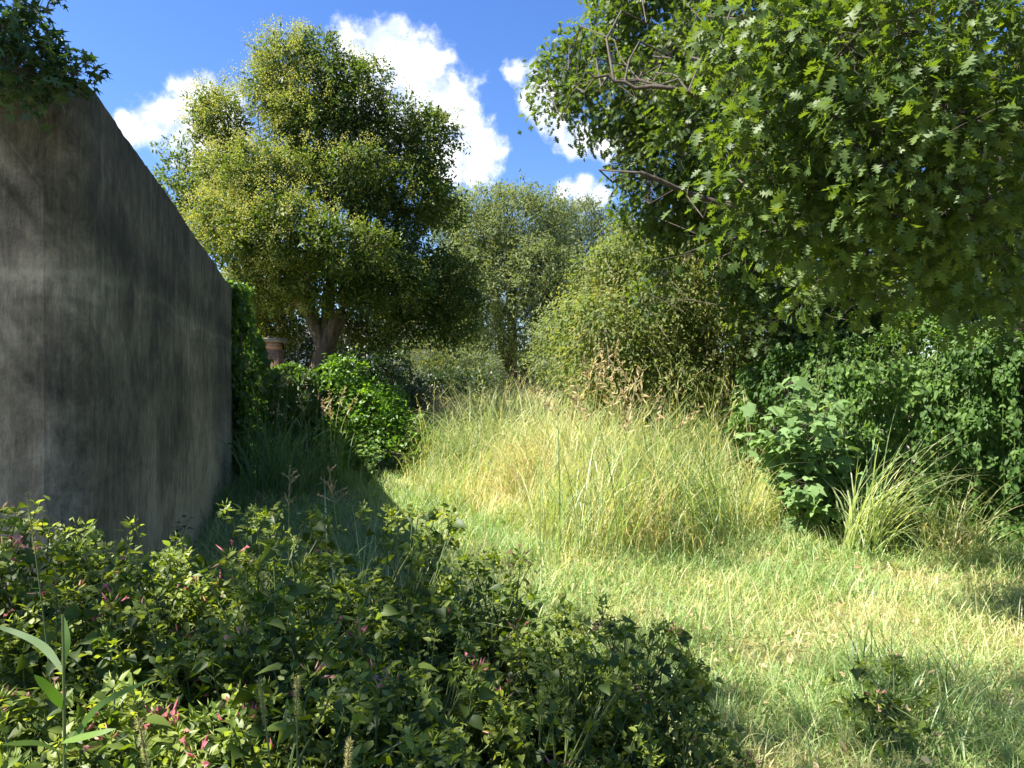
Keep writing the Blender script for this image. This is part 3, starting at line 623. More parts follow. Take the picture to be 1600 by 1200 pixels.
d=24; gentree('elm_tree','greyish feathery tree rising between the vine clad tree and the oak foliage','tree',px(1080,640,d)[:2],
  [CL(1060,400,60,60,d),CL(1130,380,60,60,d),CL(1000,440,50,50,d),CL(1190,400,60,70,d),CL(1100,470,70,60,d)],
  M['back'],13,.65,12,.14,LEAFN,[px(1060,470,d),px(1130,460,d)],.1,.2,'barkdark',.5,.5,.3,wild=.9,bumpy=.22,wid=1.3)
d=33; gentree('elm_tree','low grey green tree in the gap between privet and elm','tree',px(690,640,d)[:2],
  [CL(690,480,50,50,d),CL(650,520,50,45,d),CL(720,540,50,40,d),CL(600,540,50,45,d),CL(690,560,60,30,d)],
  M['back2'],17,.6,11,.15,LEAFN,[px(690,540,d)],.08,.2,'barkdark',.4,.5,.3,wid=1.3)
# understorey behind the meadow
def shrub(name,label,u,v,ru,rv,d,mat,dens=30,size=.1,T=LEAF2,L=.3,nl=8,extra=(),cat='shrub',**k):
    cl=[CL(u,v,ru,rv,d)]+[CL(*e) for e in extra]; b=px(u,v,d); f=(b[0],b[1],max(.4,cl[0][2]-cl[0][5]*.5))
    return gentree(name,label,cat,(b[0],b[1]),cl,mat,dens,L,nl,size,T,[f],.03,.04,**k)
shrub('grey_shrub','grey green shrub under the elm at the back edge of the meadow',700,575,55,32,22,M['back2'],24,.1,extra=[(650,560,35,35,22.5),(760,590,50,25,22)])
shrub('round_shrub','rounded mid green shrub right of the elm trunk',880,560,48,50,19.5,M['back'],30,.09,extra=[(865,520,30,40,19.8),(905,600,40,35,19)],T=OVATE)
shrub('brown_shrub','half bare brownish shrub hanging below the dark right side of the privet',640,520,42,42,20.5,M['yellow'],16,.1,extra=[(680,545,30,25,20.5)])
shrub('fence_shrub','dark leafy shrub half covering the board fence at the left end of the meadow',680,603,42,20,18.2,M['dark'],40,.09,OVATE,extra=[(640,640,22,40,17),(735,605,30,16,18.4)])
A=Acc(); hc=[(x,38+2*math.sin(x),1.4,2.2,1.4,1.9+.5*math.sin(x*1.7)) for x in np.arange(-34,36,2.6)]
crown(A,hc,22,.4,7,.2,LEAF2); tag(A.build('hedgerow',M['back2']),'far grey green belt of undergrowth closing the yard behind all the trees','undergrowth',kind='stuff')
# bright green shrub by the privet
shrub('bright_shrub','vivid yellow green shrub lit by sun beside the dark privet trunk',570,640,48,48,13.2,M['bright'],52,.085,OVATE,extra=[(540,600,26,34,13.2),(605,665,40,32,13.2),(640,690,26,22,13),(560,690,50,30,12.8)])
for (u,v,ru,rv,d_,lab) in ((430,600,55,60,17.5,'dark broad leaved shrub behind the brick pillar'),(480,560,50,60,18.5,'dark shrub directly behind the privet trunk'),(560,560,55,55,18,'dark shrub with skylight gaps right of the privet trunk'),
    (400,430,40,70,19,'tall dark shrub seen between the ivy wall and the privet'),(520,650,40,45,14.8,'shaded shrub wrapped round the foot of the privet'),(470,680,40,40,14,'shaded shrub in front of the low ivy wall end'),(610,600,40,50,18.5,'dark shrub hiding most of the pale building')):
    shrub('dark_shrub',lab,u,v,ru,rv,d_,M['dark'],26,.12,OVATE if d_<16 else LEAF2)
def weed(label,u,v,ht,n=80,mat='fig',size=.09,name='leafy_weed',T=OVATE,r=.18):
    x,y=gp(u,v); z=float(gh(x,y)); t=thing(name,label,'weed',(x,y,z)); A=Acc();B=Acc(); m=7
    a=U(0,6.28,m); st=np.stack([np.full(m,x),np.full(m,y),np.full(m,z)],1); en=st+np.stack([np.cos(a)*r,np.sin(a)*r,ht*U(.6,1,m)],1); q=curve(st,en,UP[None]*.1*ht,9); tubes(A,q,np.linspace(.006,.002,9)[None]*np.ones((m,1)),4)
    k=R.integers(0,m,n); j=R.integers(2,9,n); a=U(0,6.28,n); o=np.stack([np.cos(a),np.sin(a),U(-.2,.5,n)],1); scatter(B,T,q[k,j]+o*.015,o,UP+R.normal(size=(n,3))*.35,size*U(.5,1.2,n),R.random(n))
    child(A,'stems',M['stem'],t); child(B,'leaves',M[mat],t)
weed('leafy weed with pale top leaves at the edge of the wall shade',575,760,.75,120)
weed('broad leaved weed with lit top in front of the bright shrub',515,770,1.05,130)
weed('small weed standing left of the meadow among thin stems',650,745,1.0,90,'bright',.07)
weed('leafy weed in deep shade at the end corner of the concrete wall',385,770,1.0,160,'ivy_left')
weed('thin leaved weed against the concrete wall behind the pink flowers',100,1010,.95,190,'dark',.06,r=.3)
weed('thin leaved weed right of it against the concrete wall',235,985,.72,140,'dark',.05,r=.25)

# 4 yellow green vine clad tree
d=12.3; t_,P,sd,Ls,O=gentree('vine_clad_tree','yellow green tree draped in withering vines behind the meadow on the right','tree',px(1010,660,d)[:2],
  [CL(1000,470,85,80,d),CL(950,520,58,75,d-.6),CL(1070,480,75,85,d),CL(1040,400,60,45,d+.4),CL(970,410,50,40,d+.2),CL(1120,440,60,70,d+.3),CL(1000,570,75,50,d-.8),CL(1080,570,75,55,d-.6),CL(920,575,40,40,d-.4),CL(1130,520,50,60,d-.4),CL(900,500,28,50,d),CL(1100,370,50,45,d+.6),CL(940,440,34,34,d+.3),CL(985,360,26,24,d+.5),CL(1150,620,60,30,d-.8)],
  M['yellow'],55,.42,13,.075,LEAFN,[px(990,520,d),px(1070,520,d)],.05,.14,'twig',1.2,.5,.15,wild=.7,bumpy=.3,wid=1.9,sub=8,tw=.08)
d=12.8; gentree('sparse_tree','sparse twiggy tree showing bare branches behind the oak leaves','tree',px(1190,640,d)[:2],
  [CL(1180,370,45,45,d),CL(1160,430,50,50,d),CL(1210,450,45,60,d),CL(1130,350,25,25,d),CL(1190,520,60,60,d),CL(1240,540,60,60,d-1)],M['yellow'],17,.4,9,.085,LEAF2,[px(1180,520,d),px(1210,500,d)],.06,.1,'twig',.4,.6,.2,tw=.25)
# understorey under oak and above the retaining wall
for (u,v,ru,rv,d_,lab) in ((1290,480,90,70,11.5,'shrub toned dark for shade under the middle of the oak'),(1430,470,100,70,10.5,'shrub toned dark for shade under the oak limbs'),(1560,460,110,80,9.8,'dark shrub above the creeper wall at the right border'),
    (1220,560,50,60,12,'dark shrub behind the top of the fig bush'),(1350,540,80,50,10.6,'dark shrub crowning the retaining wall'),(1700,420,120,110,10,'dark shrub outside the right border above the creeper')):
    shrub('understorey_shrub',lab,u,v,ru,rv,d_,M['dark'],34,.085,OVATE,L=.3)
# arching fine grass / broom spray at meadow right back
x,y=px(1110,600,11.5)[:2]; tuft('grass_clump','high arching yellow clump at the back right of the meadow under the oak','grass clump',x,y,420,2.3,.012,.3,1.5,M['tall'],(.1,.6),.6,az=math.pi*.9,azs=1.2)

# 5 oak
def oak():
    bx,by=5.7,7.9; t=thing('oak_tree','large spreading oak with lobed glossy leaves leaning in from the right','tree',(bx,by,0))
    cl=[]
    def c(u,v,ru,rv,d): cl.append(CL(u,v,ru,rv,d*(.95 if d>=9.6 else 1.2 if v>=318 and u<1240 else 1.12 if u<1150 else float(np.interp(u,[1150,1250],[.67,.63])))))
    c(880,110,52,42,9);c(870,150,42,34,9);c(940,50,60,60,9.2);c(950,130,60,45,8.8);c(925,175,50,35,8.8)
    c(1020,30,75,70,8.8);c(1010,150,75,65,8.4);c(1030,240,62,45,8.4);c(1010,290,58,32,8.6);c(1090,90,90,80,8);c(1100,220,85,70,7.8)
    c(1120,320,80,48,8);c(1050,330,60,36,8.6);c(1080,365,42,20,8.6);c(1030,420,20,30,8.6);c(1000,345,40,28,9)
    c(1190,40,100,80,7.6);c(1210,170,95,80,7.2);c(1200,290,90,70,7.4);c(1310,90,110,90,7);c(1320,230,95,75,7);c(1290,340,95,60,7.6)
    c(1430,50,110,80,6.8);c(1440,180,95,75,6.6);c(1420,300,90,70,7);c(1560,60,110,90,6.6);c(1570,210,90,60,6.6);c(1540,330,95,60,7);c(1640,150,90,100,6.6)
    c(1225,385,50,34,8.2);c(1150,450,24,34,8.4);c(1380,400,100,48,8);c(1500,410,100,40,8);c(1280,420,60,36,8.4)
    c(1000,470,12,14,8.6);c(1100,-70,150,80,8.5);c(1300,-90,160,90,8);c(1500,-100,160,90,7.6);c(1000,-40,70,50,9)
    c(1640,300,80,80,8.5);c(1180,440,45,40,9.9);c(1230,345,80,50,11);c(1330,335,80,50,11);c(1430,335,80,50,11);c(1530,345,80,50,11);c(1190,510,40,40,9.9);c(1280,448,50,32,9.5);c(1370,462,55,30,9.5);c(1465,450,60,32,9.5);c(1565,450,60,28,9.5);c(1260,520,50,28,9.7);c(1350,505,60,24,9.6);c(1460,490,60,24,9.6);c(1270,470,60,40,9.7);c(1390,465,70,42,9.9);c(1510,460,70,40,9.9);c(1200,200,100,80,10);c(1350,180,110,80,9.8);c(1500,210,110,80,9.8);c(1610,260,90,90,9.8);c(1300,60,110,90,10);c(1450,150,130,110,10);c(1180,130,110,90,10.2);c(1560,300,110,90,10);c(1250,300,80,80,10)  # the rear clumps here are added to throw shade on the understorey
    W=Acc(); f=np.array([5.1,7.2,2.3]); trunk(W,[(bx,by,-.1),(bx-.05,by,1.2),f],[.3,.26,.22])
    # the big slanting limbs read in the photo
    L1=[px(1510,430,6.20),px(1400,330,5.68),px(1330,230,5.41),px(1270,120,5.28)]; L2=[px(1480,440,6.07),px(1390,360,5.41),px(1365,290,5.15),px(1370,180,5.02),px(1385,40,4.88)]
    L3=[px(1540,400,6.07),px(1520,250,5.54),px(1470,130,5.28),px(1380,95,5.15),px(1200,60,5.28)]; L4=[px(1560,380,6.20),px(1600,200,5.68),px(1640,0,5.28)]
    L5=[px(1480,440,6.20),px(1300,390,5.94),px(1150,330,5.87),px(1000,270,5.87)]; L6=[px(1330,230,5.41),px(1180,170,5.48),px(1000,130,5.68),px(920,115,5.87)]
    nodes=[]
    for pts,r0,r1 in ((L1,.11,.05),(L2,.10,.04),(L3,.11,.04),(L4,.13,.06),(L5,.05,.018),(L6,.03,.009)):
        pp=np.array(([f] if pts is not L6 else [])+pts); K=18; tt=np.linspace(0,1,K)*(len(pp)-1); Q=np.stack([np.interp(tt,range(len(pp)),pp[:,i]) for i in range(3)],1)
        for _ in range(3): Q[1:-1]=(Q[:-2]+2*Q[1:-1]+Q[2:])/4
        Q[1:-1]+=R.normal(size=(K-2,3))*.02
        tubes(W,Q[None],np.linspace(r0,r1,K)[None],9); nodes+=list(Q[5:])
    nodes=np.array(nodes)
    for e in cl:
        k=np.argsort(np.linalg.norm(nodes-np.array(e[:3]),axis=1))[R.integers(1,9)]; limbs(W,nodes[k],[e],.024 if e[1]<8 else .013,6,sides=5)
    child(W,'trunk',M['barkdark'],t,True)
    A=Acc(); P,sd,Ls,O=crown(A,lobed(cl,5,.42,.8),60,.24,6,.09,OAK,.5,.8,.05,.04,.8,.12,.28,gap=.48,gs=.8,nup=.8)
    child(A,'crown',M['oak'],t)
    W=Acc(); twigs(W,P,sd,Ls,.4,.002,.45,back=1.3); child(W,'twigs',M['barkdark'],t)
oak()
d=12; gentree('added_shade_tree','tall tree added behind the oak to shade the shrubs, seen only through gaps in its leaves','tree',(3.9,13.5),  # tree added behind the oak crown to shade the shrubs below
  [CL(1060,150,90,80,d),CL(1160,240,90,70,d),CL(1220,110,110,90,d+1),CL(1130,300,70,50,d),CL(1330,200,120,90,d+1),CL(1260,330,80,50,d)],M['dark'],20,.35,7,.15,OVATE,[px(1180,330,13)],.1,.2,'barkdark')
# privet bough with cream panicles at the right border
def bough():
    d=5.6; b=px(1760,330,d); t=thing('privet_bush','privet bush reaching in at the right border with cream flower panicles','bush',(b[0]+.3,b[1],0)); W=Acc()
    cl=[CL(1590,160,42,30,d),CL(1590,205,40,30,d),CL(1660,190,60,60,d),CL(1640,260,50,50,d),CL(1720,300,60,90,d)]
    trunk(W,[(b[0]+.3,b[1],-.1),(b[0]+.2,b[1],1.2),tuple(px(1720,330,d))],[.06,.05,.04],7,1.2); limbs(W,px(1720,330,d),cl,.03,6); child(W,'trunk',M['barkdark'],t,True)
    A=Acc(); P,sd,Ls,O=crown(A,cl,50,.2,7,.075,OVATE,.3); child(A,'leaves',M['oak'],t)
    H=Acc(); n=34; tip=np.stack([px(u,v,d-.25+dd) for u,v,dd in zip(U(1548,1640,n),np.r_[U(140,175,n//2),U(195,245,n-n//2)],U(-.2,.3,n))]); m=70; k=np.repeat(np.arange(n),m)
    scatter(H,BUD,tip[k]+R.normal(size=(n*m,3))*np.array([.035,.035,.03]),R.normal(size=(n*m,3)),R.normal(size=(n*m,3)),.013,R.random(n*m)); child(H,'blossom',M['panicle_pale'],t)
bough()
# 6 sweetgum leaning over the wall
def gum():
    bx,by=-6.6,5.6; t=thing('sweetgum_tree','sweetgum with star shaped leaves hanging over the top left of the concrete wall','tree',(bx,by,0)); W=Acc()
    cl=[CL(110,115,26,18,3.15),CL(62,95,42,34,3.15),CL(15,60,44,44,3.2),CL(20,115,40,28,3.1),CL(60,130,36,14,3.1),CL(55,20,16,14,3.3),CL(-40,80,50,60,3.3),CL(75,-5,12,12,3.3),
        (-4.3,4.4,4.6,.8,.8,.6),(-5.6,5.4,5.6,1.4,1.2,1.0),(-6.0,3.7,5.2,.9,.9,.7),(-3.9,3.1,5.9,.6,.6,.45),(-6.6,4.2,6.6,1.3,1.2,1.0),(-2.0,2.95,6.3,.6,.26,.3),(-5.9,1.9,5.7,.7,.6,.6),
        (-3.6,1.7,5.8,.7,.6,.5),(-2.8,2.3,6.1,.6,.5,.4),(-3.2,1.6,5.3,.5,.5,.4),(-5.4,1.5,5.6,.8,.7,.6),(-3.0,1.3,5.6,.5,.5,.4)]  # out of view clumps, placed so their shade falls on thicket and lawn
    trunk(W,[(bx,by,-.1),(bx+.1,by,2.2),(bx+.3,by-.2,4.4)],[.2,.16,.12]); limbs(W,(bx+.3,by-.2,4.4),cl[8:],.05,7)
    tubes(W,curve([(-4.3,4.4,4.4)],[(-2.6,3.25,3.5)],[[0,0,.3]],8),np.linspace(.03,.015,8)[None],6); limbs(W,(-2.6,3.25,3.5),cl[:8],.018,7,sides=5); child(W,'trunk',M['bark'],t,True)
    A=Acc(); P,sd,Ls,O=crown(A,cl[:8],260,.10,6,.038,STAR,.3,bumpy=.2,inner=.3,jit=.012); W=Acc(); twigs(W,P,sd,Ls,.5,.0016,back=1.2); child(W,'twigs',M['bark'],t)
    crown(A,cl[8:],14,.3,7,.095,STAR,.3,bumpy=.22,inner=.3); child(A,'crown',M['star'],t)
gum()
# fig
def fig():
    x,y=gp(1265,838); t=thing('fig_bush','fig bush with large lobed leaves in front of the retaining wall','bush',(x,y,0)); W=Acc(); A=Acc()
    m=26; tg=np.stack([px(u,v,y+dd) for u,v,dd in zip(np.r_[[1230,1260,1245,1195,1320,1345,1340,1180,1290],R.normal(size=17)*38+1262],np.r_[[600,625,650,650,660,680,740,690,640],R.normal(size=17)*40+710],U(-.5,.3,m))])
    tg[:,2]=np.maximum(tg[:,2],.15)
    st=np.stack([x+U(-.12,.12,m),y+U(-.1,.1,m),np.zeros(m)],1); q=curve(st,tg,R.normal(size=(m,3))*.07+UP*.0,10); tubes(W,q,np.linspace(.014,.004,10)[None]*np.ones((m,1)),5)
    n=820; k=R.integers(0,m,n); j=np.minimum(9,(3+7*R.random(n)**.6).astype(int)); a=U(0,6.28,n); o=nrm(np.stack([np.cos(a),np.sin(a)-.25,U(-.3,.5,n)],1)); p=q[k,j]+o*U(.05,.14,(n,1))
    tubes(W,curve(q[k,j],p,UP[None]*.01,3),np.full((n,3),.0015),3)
    scatter(A,FIG,p,o-UP*.25,UP*.75+np.array([-.25,-.45,0])+R.normal(size=(n,3))*.4,.125*U(.4,1.15,n),np.clip(R.normal(size=n)*.25+.5,0,1))
    child(W,'stems',M['bark'],t); child(A,'leaves',M['fig'],t)
fig()
A=Acc(); n=1500; y=U(2.3,8,n); x=U(-.4,.75,n)*y; k=patchy(x,y,3.1,2.7)+R.normal(size=n)*.4>.35; x=x[k];y=y[k];n=len(x)
scatter(A,OVATE,np.stack([x,y,gh(x,y)+U(.02,.09,n)],1),R.normal(size=(n,3))*[1,1,.3],UP+R.normal(size=(n,3))*.35,.035*U(.5,1.4,n),R.random(n))
tag(A.build('lawn_weeds',M['ivy']),'small broad leaved weeds scattered through the lawn grass','weeds',kind='stuff')
A=Acc(); n=500; y=U(2.4,8,n); x=U(-.1,.75,n)*y
scatter(A,OVATE,np.stack([x,y,gh(x,y)+U(.03,.1,n)],1),R.normal(size=(n,3))*[1,1,.4],UP+R.normal(size=(n,3))*.6,.045*U(.5,1.3,n),R.random(n))
tag(A.build('leaf_litter',M['straw']),'dry brown fallen leaves caught in the lawn grass','leaf litter',kind='stuff')
# creeping plants low under the fig
weed('low leafy weed in the shade under the fig bush',1290,838,.4,150,'ivy',.06,r=.35)
weed('low leafy weed between fig bush and meadow',1215,832,.5,150,'ivy',.06,r=.3)
weed('tangled green weed at the back of the meadow under the oak',1160,760,1.5,420,'fig',.07,r=.6)

# ================================================================== FOUR O'CLOCKS
def proto(seed, lab, ht=.95, rad=.34, nleaf=760, flowers=1.0, m2=60, m=9):
    """branched perennial: forking stems, heart shaped leaves in pairs, leafy tips with trumpet flowers"""
    global R
    keep=R; R=np.random.default_rng(seed)
    t=thing('four_oclock_plant',lab,'flowering plant',(0,0,0),'four oclock plants of the foreground thicket')
    W=Acc(); A=Acc(); Tt=Acc(); Fl=Acc()
    a=np.arange(m)/m*6.28+U(0,.6,m); st=np.stack([np.cos(a)*.03,np.sin(a)*.03,np.full(m,-.02)],1)
    en=np.stack([np.cos(a)*rad*U(.2,.7,m),np.sin(a)*rad*U(.2,.7,m),ht*U(.45,.6,m)],1); q=curve(st,en,R.normal(size=(m,3))*.03,7); tubes(W,q,np.linspace(.009,.005,7)[None]*np.ones((m,1)),5)
    k=R.integers(0,m,m2); s2=q[k,R.integers(3,7,m2)]; d=nrm(R.normal(size=(m2,3))); d[:,2]=np.abs(d[:,2])
    e2=np.stack([d[:,0]*rad*1.15,d[:,1]*rad*1.15,ht*(.45+.55*d[:,2]*U(.8,1.05,m2))],1); q2=curve(s2,e2,UP*.04+R.normal(size=(m2,3))*.02,6); tubes(W,q2,np.linspace(.005,.0022,6)[None]*np.ones((m2,1)),4)
    n=nleaf; k=R.integers(0,m2,n); j=R.integers(1,6,n); a=U(0,6.28,n); o=np.stack([np.cos(a),np.sin(a),U(-.5,.3,n)],1); p=q2[k,j]+o*.02+R.normal(size=(n,3))*.012
    scatter(A,HEART,p,o-UP*.25,UP*.8+o*.3+R.normal(size=(n,3))*.55,.046*U(.4,1.25,n),np.clip(.42+R.normal(size=n)*.22,0,1))
    n=nleaf//2; k=R.integers(0,m,n); j=R.integers(2,7,n); a=U(0,6.28,n); o=np.stack([np.cos(a),np.sin(a),U(-.5,.3,n)],1); p=q[k,j]+o*.02
    p[:,:2]+=o[:,:2]*U(0,.12,(n,1)); scatter(A,HEART,p,o-UP*.3,UP*.8+o*.3+R.normal(size=(n,3))*.5,.066*U(.4,1.2,n),np.clip(.35+R.normal(size=n)*.2,0,1))
    # leafy tips
    n=m2*16; k=np.repeat(np.arange(m2),16); a=U(0,6.28,n); o=np.stack([np.cos(a),np.sin(a),U(.1,1.2,n)],1); p=e2[k]+R.normal(size=(n,3))*.016-UP*U(0,.04,n)[:,None]
    scatter(Tt,OVATE,p,o,UP+R.normal(size=(n,3))*.5,.032*U(.6,1.3,n),np.repeat(R.random(m2),16)*.6+R.random(n)*.4)
    n=m2*7; k=np.repeat(np.arange(m2),7); o=nrm(R.normal(size=(n,3))*.7+UP*.8); scatter(Tt,BUD,e2[k]+o*.015,o,R.normal(size=(n,3)),.028*U(.6,1.2,n),R.random(n),.8)
    nf=int(30*flowers)
    if nf:
        c=R.integers(0,m2,max(3,nf//4))
        for i in range(nf):
            Fl=Acc(); k=c[R.integers(0,len(c))]; o=nrm(R.normal(size=(1,3))*.7+UP*.7); b=e2[k][None]+o*.02; v=R.random(1)
            if i%3: scatter(Fl,BUD,b,o,R.normal(size=(1,3)),.038*U(.7,1.2,1),v,.75)
            else: scatter(Fl,PETAL,b,o,R.normal(size=(1,3)),.03,v,.8)
            child(Fl,'flower',M['pink'],t)
    child(W,'stems',M['stem'],t); child(A,'leaves',M['four'],t); child(Tt,'shoot_tips',M['tuft'],t)
    R=keep
    return t
SH='one of the interwoven pink budded four oclock plants filling the foreground thicket'
protos=[proto(101,SH,flowers=.5),proto(102,SH,flowers=1.),proto(103,SH,1.0,.38,flowers=.4),proto(104,SH,.9,.36,flowers=.9)]
used=[False]*4
def place(x,y,s,rz,lab=None,k=None,grp='four oclock plants of the foreground thicket'):
    k=int(R.integers(0,4)) if k is None else k
    src=protos[k]
    if used[k]:
        o=src.copy(); C.objects.link(o)
        for ch in list(src.children): c=ch.copy(); C.objects.link(c); c.parent=o
    else: o=src; used[k]=True
    o.location=(x,y,float(gh(x,y))); o.rotation_euler=(0,0,rz); o.scale=(s*U(.95,1.1),s*U(.95,1.1),s)
    o['label']=lab or SH; o['group']=grp
    return o
def inthicket(x,y):
    r=np.interp(y,[.9,1.6,2.2,2.45,2.75,3.05],[.22,.5,.72,.45,.05,-.25])
    return x<r
cells=[]
yy=1.02; row=0
while yy<2.95:
    xx=-.82*yy-.25+(row%2)*.18
    while xx<1.0:
        x=xx+U(-.07,.07); y=yy+U(-.07,.07)
        if inthicket(x+.12,y): cells.append((x,y))
        xx+=.37
    yy+=.33; row+=1
for (x,y) in cells:
    u=800+F*x/y
    # height profile of the thicket across the picture
    top=np.interp(u,[0,300,480,640,800,960,1180],[1.0,1.0,1.04,.92,.86,.76,.56])
    if y<1.5: top*=.93
    place(x,y,top/.98*U(.8,1.06),U(0,6.28))
print('thicket', len(cells))
place(-.42,2.95,1.08,1.0,'tall dark four oclock plant silhouetted against the sunlit lawn',2)
place(-.08,2.75,.98,2.0,'dark four oclock plant right of the tallest silhouette at the thicket edge',0)
place(.34,2.45,.86,3.0,'four oclock plant with fresh pink tips at the right shoulder of the thicket',1)
place(-1.35,2.75,1.12,.4,'sunlit yellow green four oclock plant below the pair of seed stalks',3)
place(-.95,2.85,1.08,.9,'glowing four oclock plant just left of the pale grass clump',2)
place(-1.95,2.75,1.17,.7,'four oclock plant with pink clusters in front of the concrete wall at the left border',1)
for q,(x,y,s_,lab) in enumerate(((-1.72,2.42,1.1,'four oclock plant thick with red pink trumpets below the concrete wall at the left border'),(-1.28,2.35,1.02,'four oclock plant with several red pink trumpets standing right of the leftmost flowering one'),(-.95,1.5,.98,'low four oclock plant with magenta trumpets near the bottom left blades'))):
    t=proto(300+q,lab,1.0,.34,520,3.2); t.location=(x,y,float(gh(x,y))); t.scale=(s_,s_,s_)
x,y=gp(1375,1165); t=proto(210,'small loose four oclock plant with pink flowers alone on the lawn at bottom right',.36,.22,75,.35,13,5); t.location=(x,y,float(gh(x,y))); del t['group']

# big near blades bottom left
def corn():
    b=px(95,1200,1.25); t=thing('reed_plant','single broad bladed grass plant close to the camera at bottom left','grass plant',(b[0],1.25,0)); A=Acc();B=Acc()
    top=px(97,960,1.25); tubes(A,curve([[b[0],1.25,0]],[top],[[.01,0,0]],9),np.linspace(.006,.002,9)[None],5); child(A,'stem',M['stem'],t)
    def bl(pts,w):
        P=np.array([px(u,v,1.25+dd) for u,v,dd in pts]); K=12; tt=np.linspace(0,1,K)*(len(P)-1); Q=np.stack([np.interp(tt,range(len(P)),P[:,i]) for i in range(3)],1)
        for _ in range(3): Q[1:-1]=(Q[:-2]+2*Q[1:-1]+Q[2:])/4
        T_=Q[-1]-Q[0]; W=nrm(np.cross(T_,np.array([.3,-.6,.6])))
        ribbons(B,Q[None],W[None],(w*np.interp(np.linspace(0,1,K),[0,.3,.8,1],[.5,1,.7,.05]))[None],R.random(1))
    # broad blades
    bl([(97,1050,0),(70,1010,.05),(30,990,.1),(-20,975,.1)],.014); bl([(97,1105,0),(78,1080,-.03),(52,1055,-.05)],.018); bl([(97,1040,0),(105,1000,.02),(97,960,.05)],.012)
    bl([(97,1160,0),(140,1150,-.1),(180,1140,-.1)],.014); bl([(97,1180,0),(60,1160,-.1),(0,1165,-.2)],.015); bl([(97,1180,0),(150,1100,-.05),(240,1060,0)],.012)
    child(B,'blades',M['ivy'],t)
corn()

# ================================================================== SUN, SKY, CAMERA
AZ=math.radians(97); EL=math.radians(53.7)
to_sun=Vector((-math.sin(AZ)*math.cos(EL), math.cos(AZ)*math.cos(EL), math.sin(EL)))
sl=bpy.data.lights.new('sun','SUN'); sl.energy=3.65; sl.angle=math.radians(.53); sl.color=(1,.95,.86)
so=bpy.data.objects.new('sun',sl); C.objects.link(so); so.rotation_euler=to_sun.to_track_quat('Z','Y').to_euler()

w=bpy.data.worlds.new('World'); bpy.context.scene.world=w; w.use_nodes=True; nt=w.node_tree; N=nt.nodes; L=nt.links; N.clear()
sky=N.new('ShaderNodeTexSky'); sky.sky_type='NISHITA'; sky.sun_disc=False; sky.sun_elevation=EL
sky.sun_rotation=math.atan2(to_sun.x,to_sun.y); sky.air_density=1.0; sky.dust_density=.3; sky.ozone_density=4.5
def mth(op,a,b=None,c=None,clamp=False):
    q=N.new('ShaderNodeMath'); q.operation=op; q.use_clamp=clamp
    for i,x in enumerate((a,b,c)):
        if x is None: continue
        if isinstance(x,(int,float)): q.inputs[i].default_value=x
        else: L.new(x,q.inputs[i])
    return q.outputs[0]
tc=N.new('ShaderNodeTexCoord'); DIR=tc.outputs['Generated']
def warp(scale,amt):
    n=N.new('ShaderNodeTexNoise'); n.inputs['Scale'].default_value=scale; n.inputs['Detail'].default_value=3; L.new(DIR,n.inputs[0])
    s=N.new('ShaderNodeVectorMath'); s.operation='SUBTRACT'; L.new(n.outputs['Color'],s.inputs[0]); s.inputs[1].default_value=(.5,.5,.5)
    k=N.new('ShaderNodeVectorMath'); k.operation='SCALE'; L.new(s.outputs[0],k.inputs[0]); k.inputs['Scale'].default_value=amt
    return k.outputs[0]
ad=N.new('ShaderNodeVectorMath'); ad.operation='ADD'; L.new(DIR,ad.inputs[0]); L.new(warp(9,.05),ad.inputs[1]); WD=ad.outputs[0]
blobs=[(300,165,50),(255,185,52),(215,200,40),(345,200,50),(190,185,22),(285,215,45),(365,150,24),
 (550,80,40),(600,90,52),(655,120,60),(700,170,62),(640,180,80),(735,220,52),(745,255,45),(700,250,50),(620,60,26),(560,180,80),
 (805,105,24),(840,140,36),(868,178,42),(910,208,38),(950,228,34),(975,238,20),(830,100,18),(912,292,22),(890,300,20),(935,305,22),(920,318,28),(1010,200,40)]
f=None
for (u,v,r) in blobs:
    c=nrm(px(u,v,1.0)-np.array([0,0,EYE])); rr=r/F*1.02
    dn=N.new('ShaderNodeVectorMath'); dn.operation='DISTANCE'; L.new(WD,dn.inputs[0]); dn.inputs[1].default_value=tuple(c)
    b=mth('SUBTRACT',1,mth('DIVIDE',dn.outputs['Value'],rr))
    f=b if f is None else mth('SMOOTH_MAX',f,b,.25)
def nz(scale,off=(0,0,0),detail=9,rough=.62):
    mp=N.new('ShaderNodeMapping'); mp.inputs['Location'].default_value=off; mp.inputs['Scale'].default_value=(1,1,1); L.new(DIR,mp.inputs[0])
    n=N.new('ShaderNodeTexNoise'); n.inputs['Scale'].default_value=scale; n.inputs['Detail'].default_value=detail; n.inputs['Roughness'].default_value=rough; L.new(mp.outputs[0],n.inputs[0]); return n.outputs[0]
n1=nz(26); n1b=nz(26,(.012,0,-.014)); n2=nz(8,(3,1,2),5)
dens=mth('ADD',f,mth('MULTIPLY',mth('SUBTRACT',n1,.5),1.7))
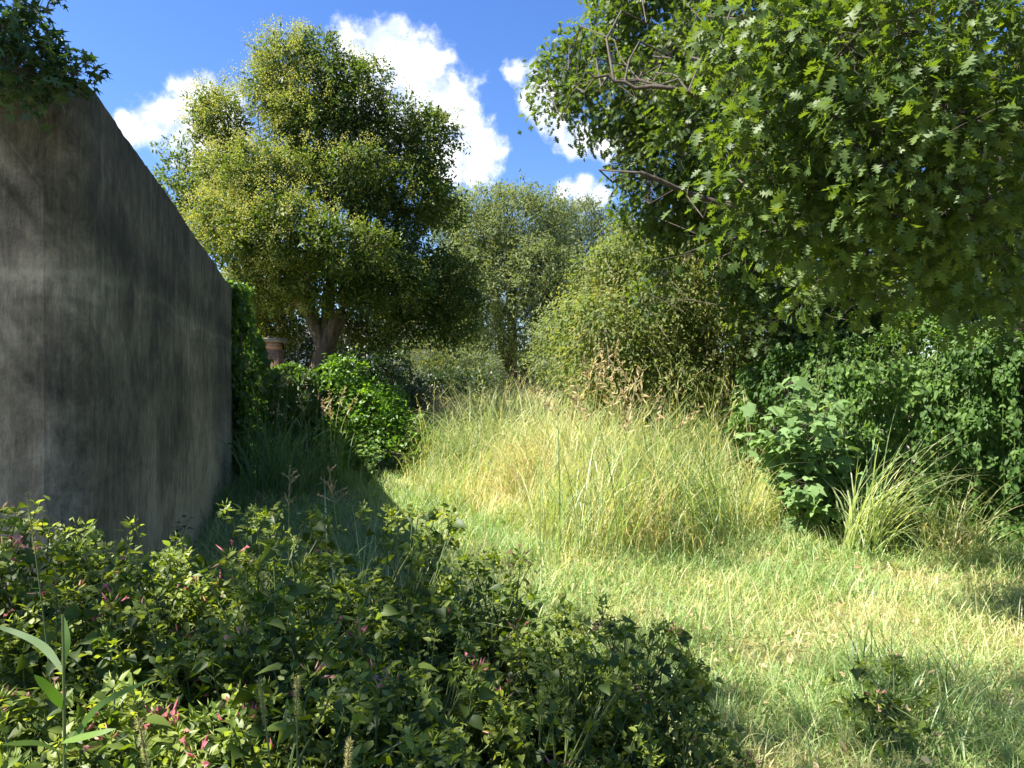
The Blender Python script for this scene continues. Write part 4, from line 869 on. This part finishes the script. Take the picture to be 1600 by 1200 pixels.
mr=N.new('ShaderNodeMapRange'); mr.interpolation_type='SMOOTHSTEP'; mr.inputs[1].default_value=-.02; mr.inputs[2].default_value=.62; L.new(dens,mr.inputs[0])
shade=mth('ADD',mth('MULTIPLY',mth('SUBTRACT',n1,n1b),2.2), mth('MULTIPLY',mth('SUBTRACT',n2,.5),.9))
shade=mth('ADD',shade,.66,clamp=True)
cr=N.new('ShaderNodeValToRGB'); cr.color_ramp.elements[0].position=.38; cr.color_ramp.elements[0].color=(.50,.57,.72,1); cr.color_ramp.elements[1].position=.85; cr.color_ramp.elements[1].color=(.97,.98,1.0,1); L.new(shade,cr.inputs[0])
cs=N.new('ShaderNodeVectorMath'); cs.operation='SCALE'; cs.inputs['Scale'].default_value=7.5; L.new(cr.outputs[0],cs.inputs[0])
hs=N.new('ShaderNodeHueSaturation'); hs.inputs['Saturation'].default_value=1.2; hs.inputs['Value'].default_value=1.04; hs.inputs['Hue'].default_value=.512; L.new(sky.outputs[0],hs.inputs['Color'])
mx=N.new('ShaderNodeMix'); mx.data_type='RGBA'; mx.clamp_result=False; L.new(mr.outputs[0],mx.inputs[0]); L.new(hs.outputs[0],mx.inputs[6]); L.new(cs.outputs[0],mx.inputs[7])
bg=N.new('ShaderNodeBackground'); bg.inputs['Strength'].default_value=.051; L.new(mx.outputs[2],bg.inputs[0])
ow=N.new('ShaderNodeOutputWorld'); L.new(bg.outputs[0],ow.inputs[0])

cd=bpy.data.cameras.new('camera'); co=bpy.data.objects.new('camera',cd); C.objects.link(co); co.location=(0,0,EYE)
cd.lens=26; cd.sensor_width=36; cd.clip_end=3000; cd.clip_start=.05; co.rotation_euler=(math.radians(90-.25),0,0)
sc=bpy.context.scene; sc.camera=co
sc.view_settings.view_transform='Standard'; sc.view_settings.look='None'; sc.view_settings.exposure=2.18; sc.view_settings.gamma=1
sc.cycles.max_bounces=8; sc.cycles.diffuse_bounces=4; sc.cycles.transmission_bounces=5; sc.cycles.glossy_bounces=2
sc.render.resolution_x=1024; sc.render.resolution_y=768
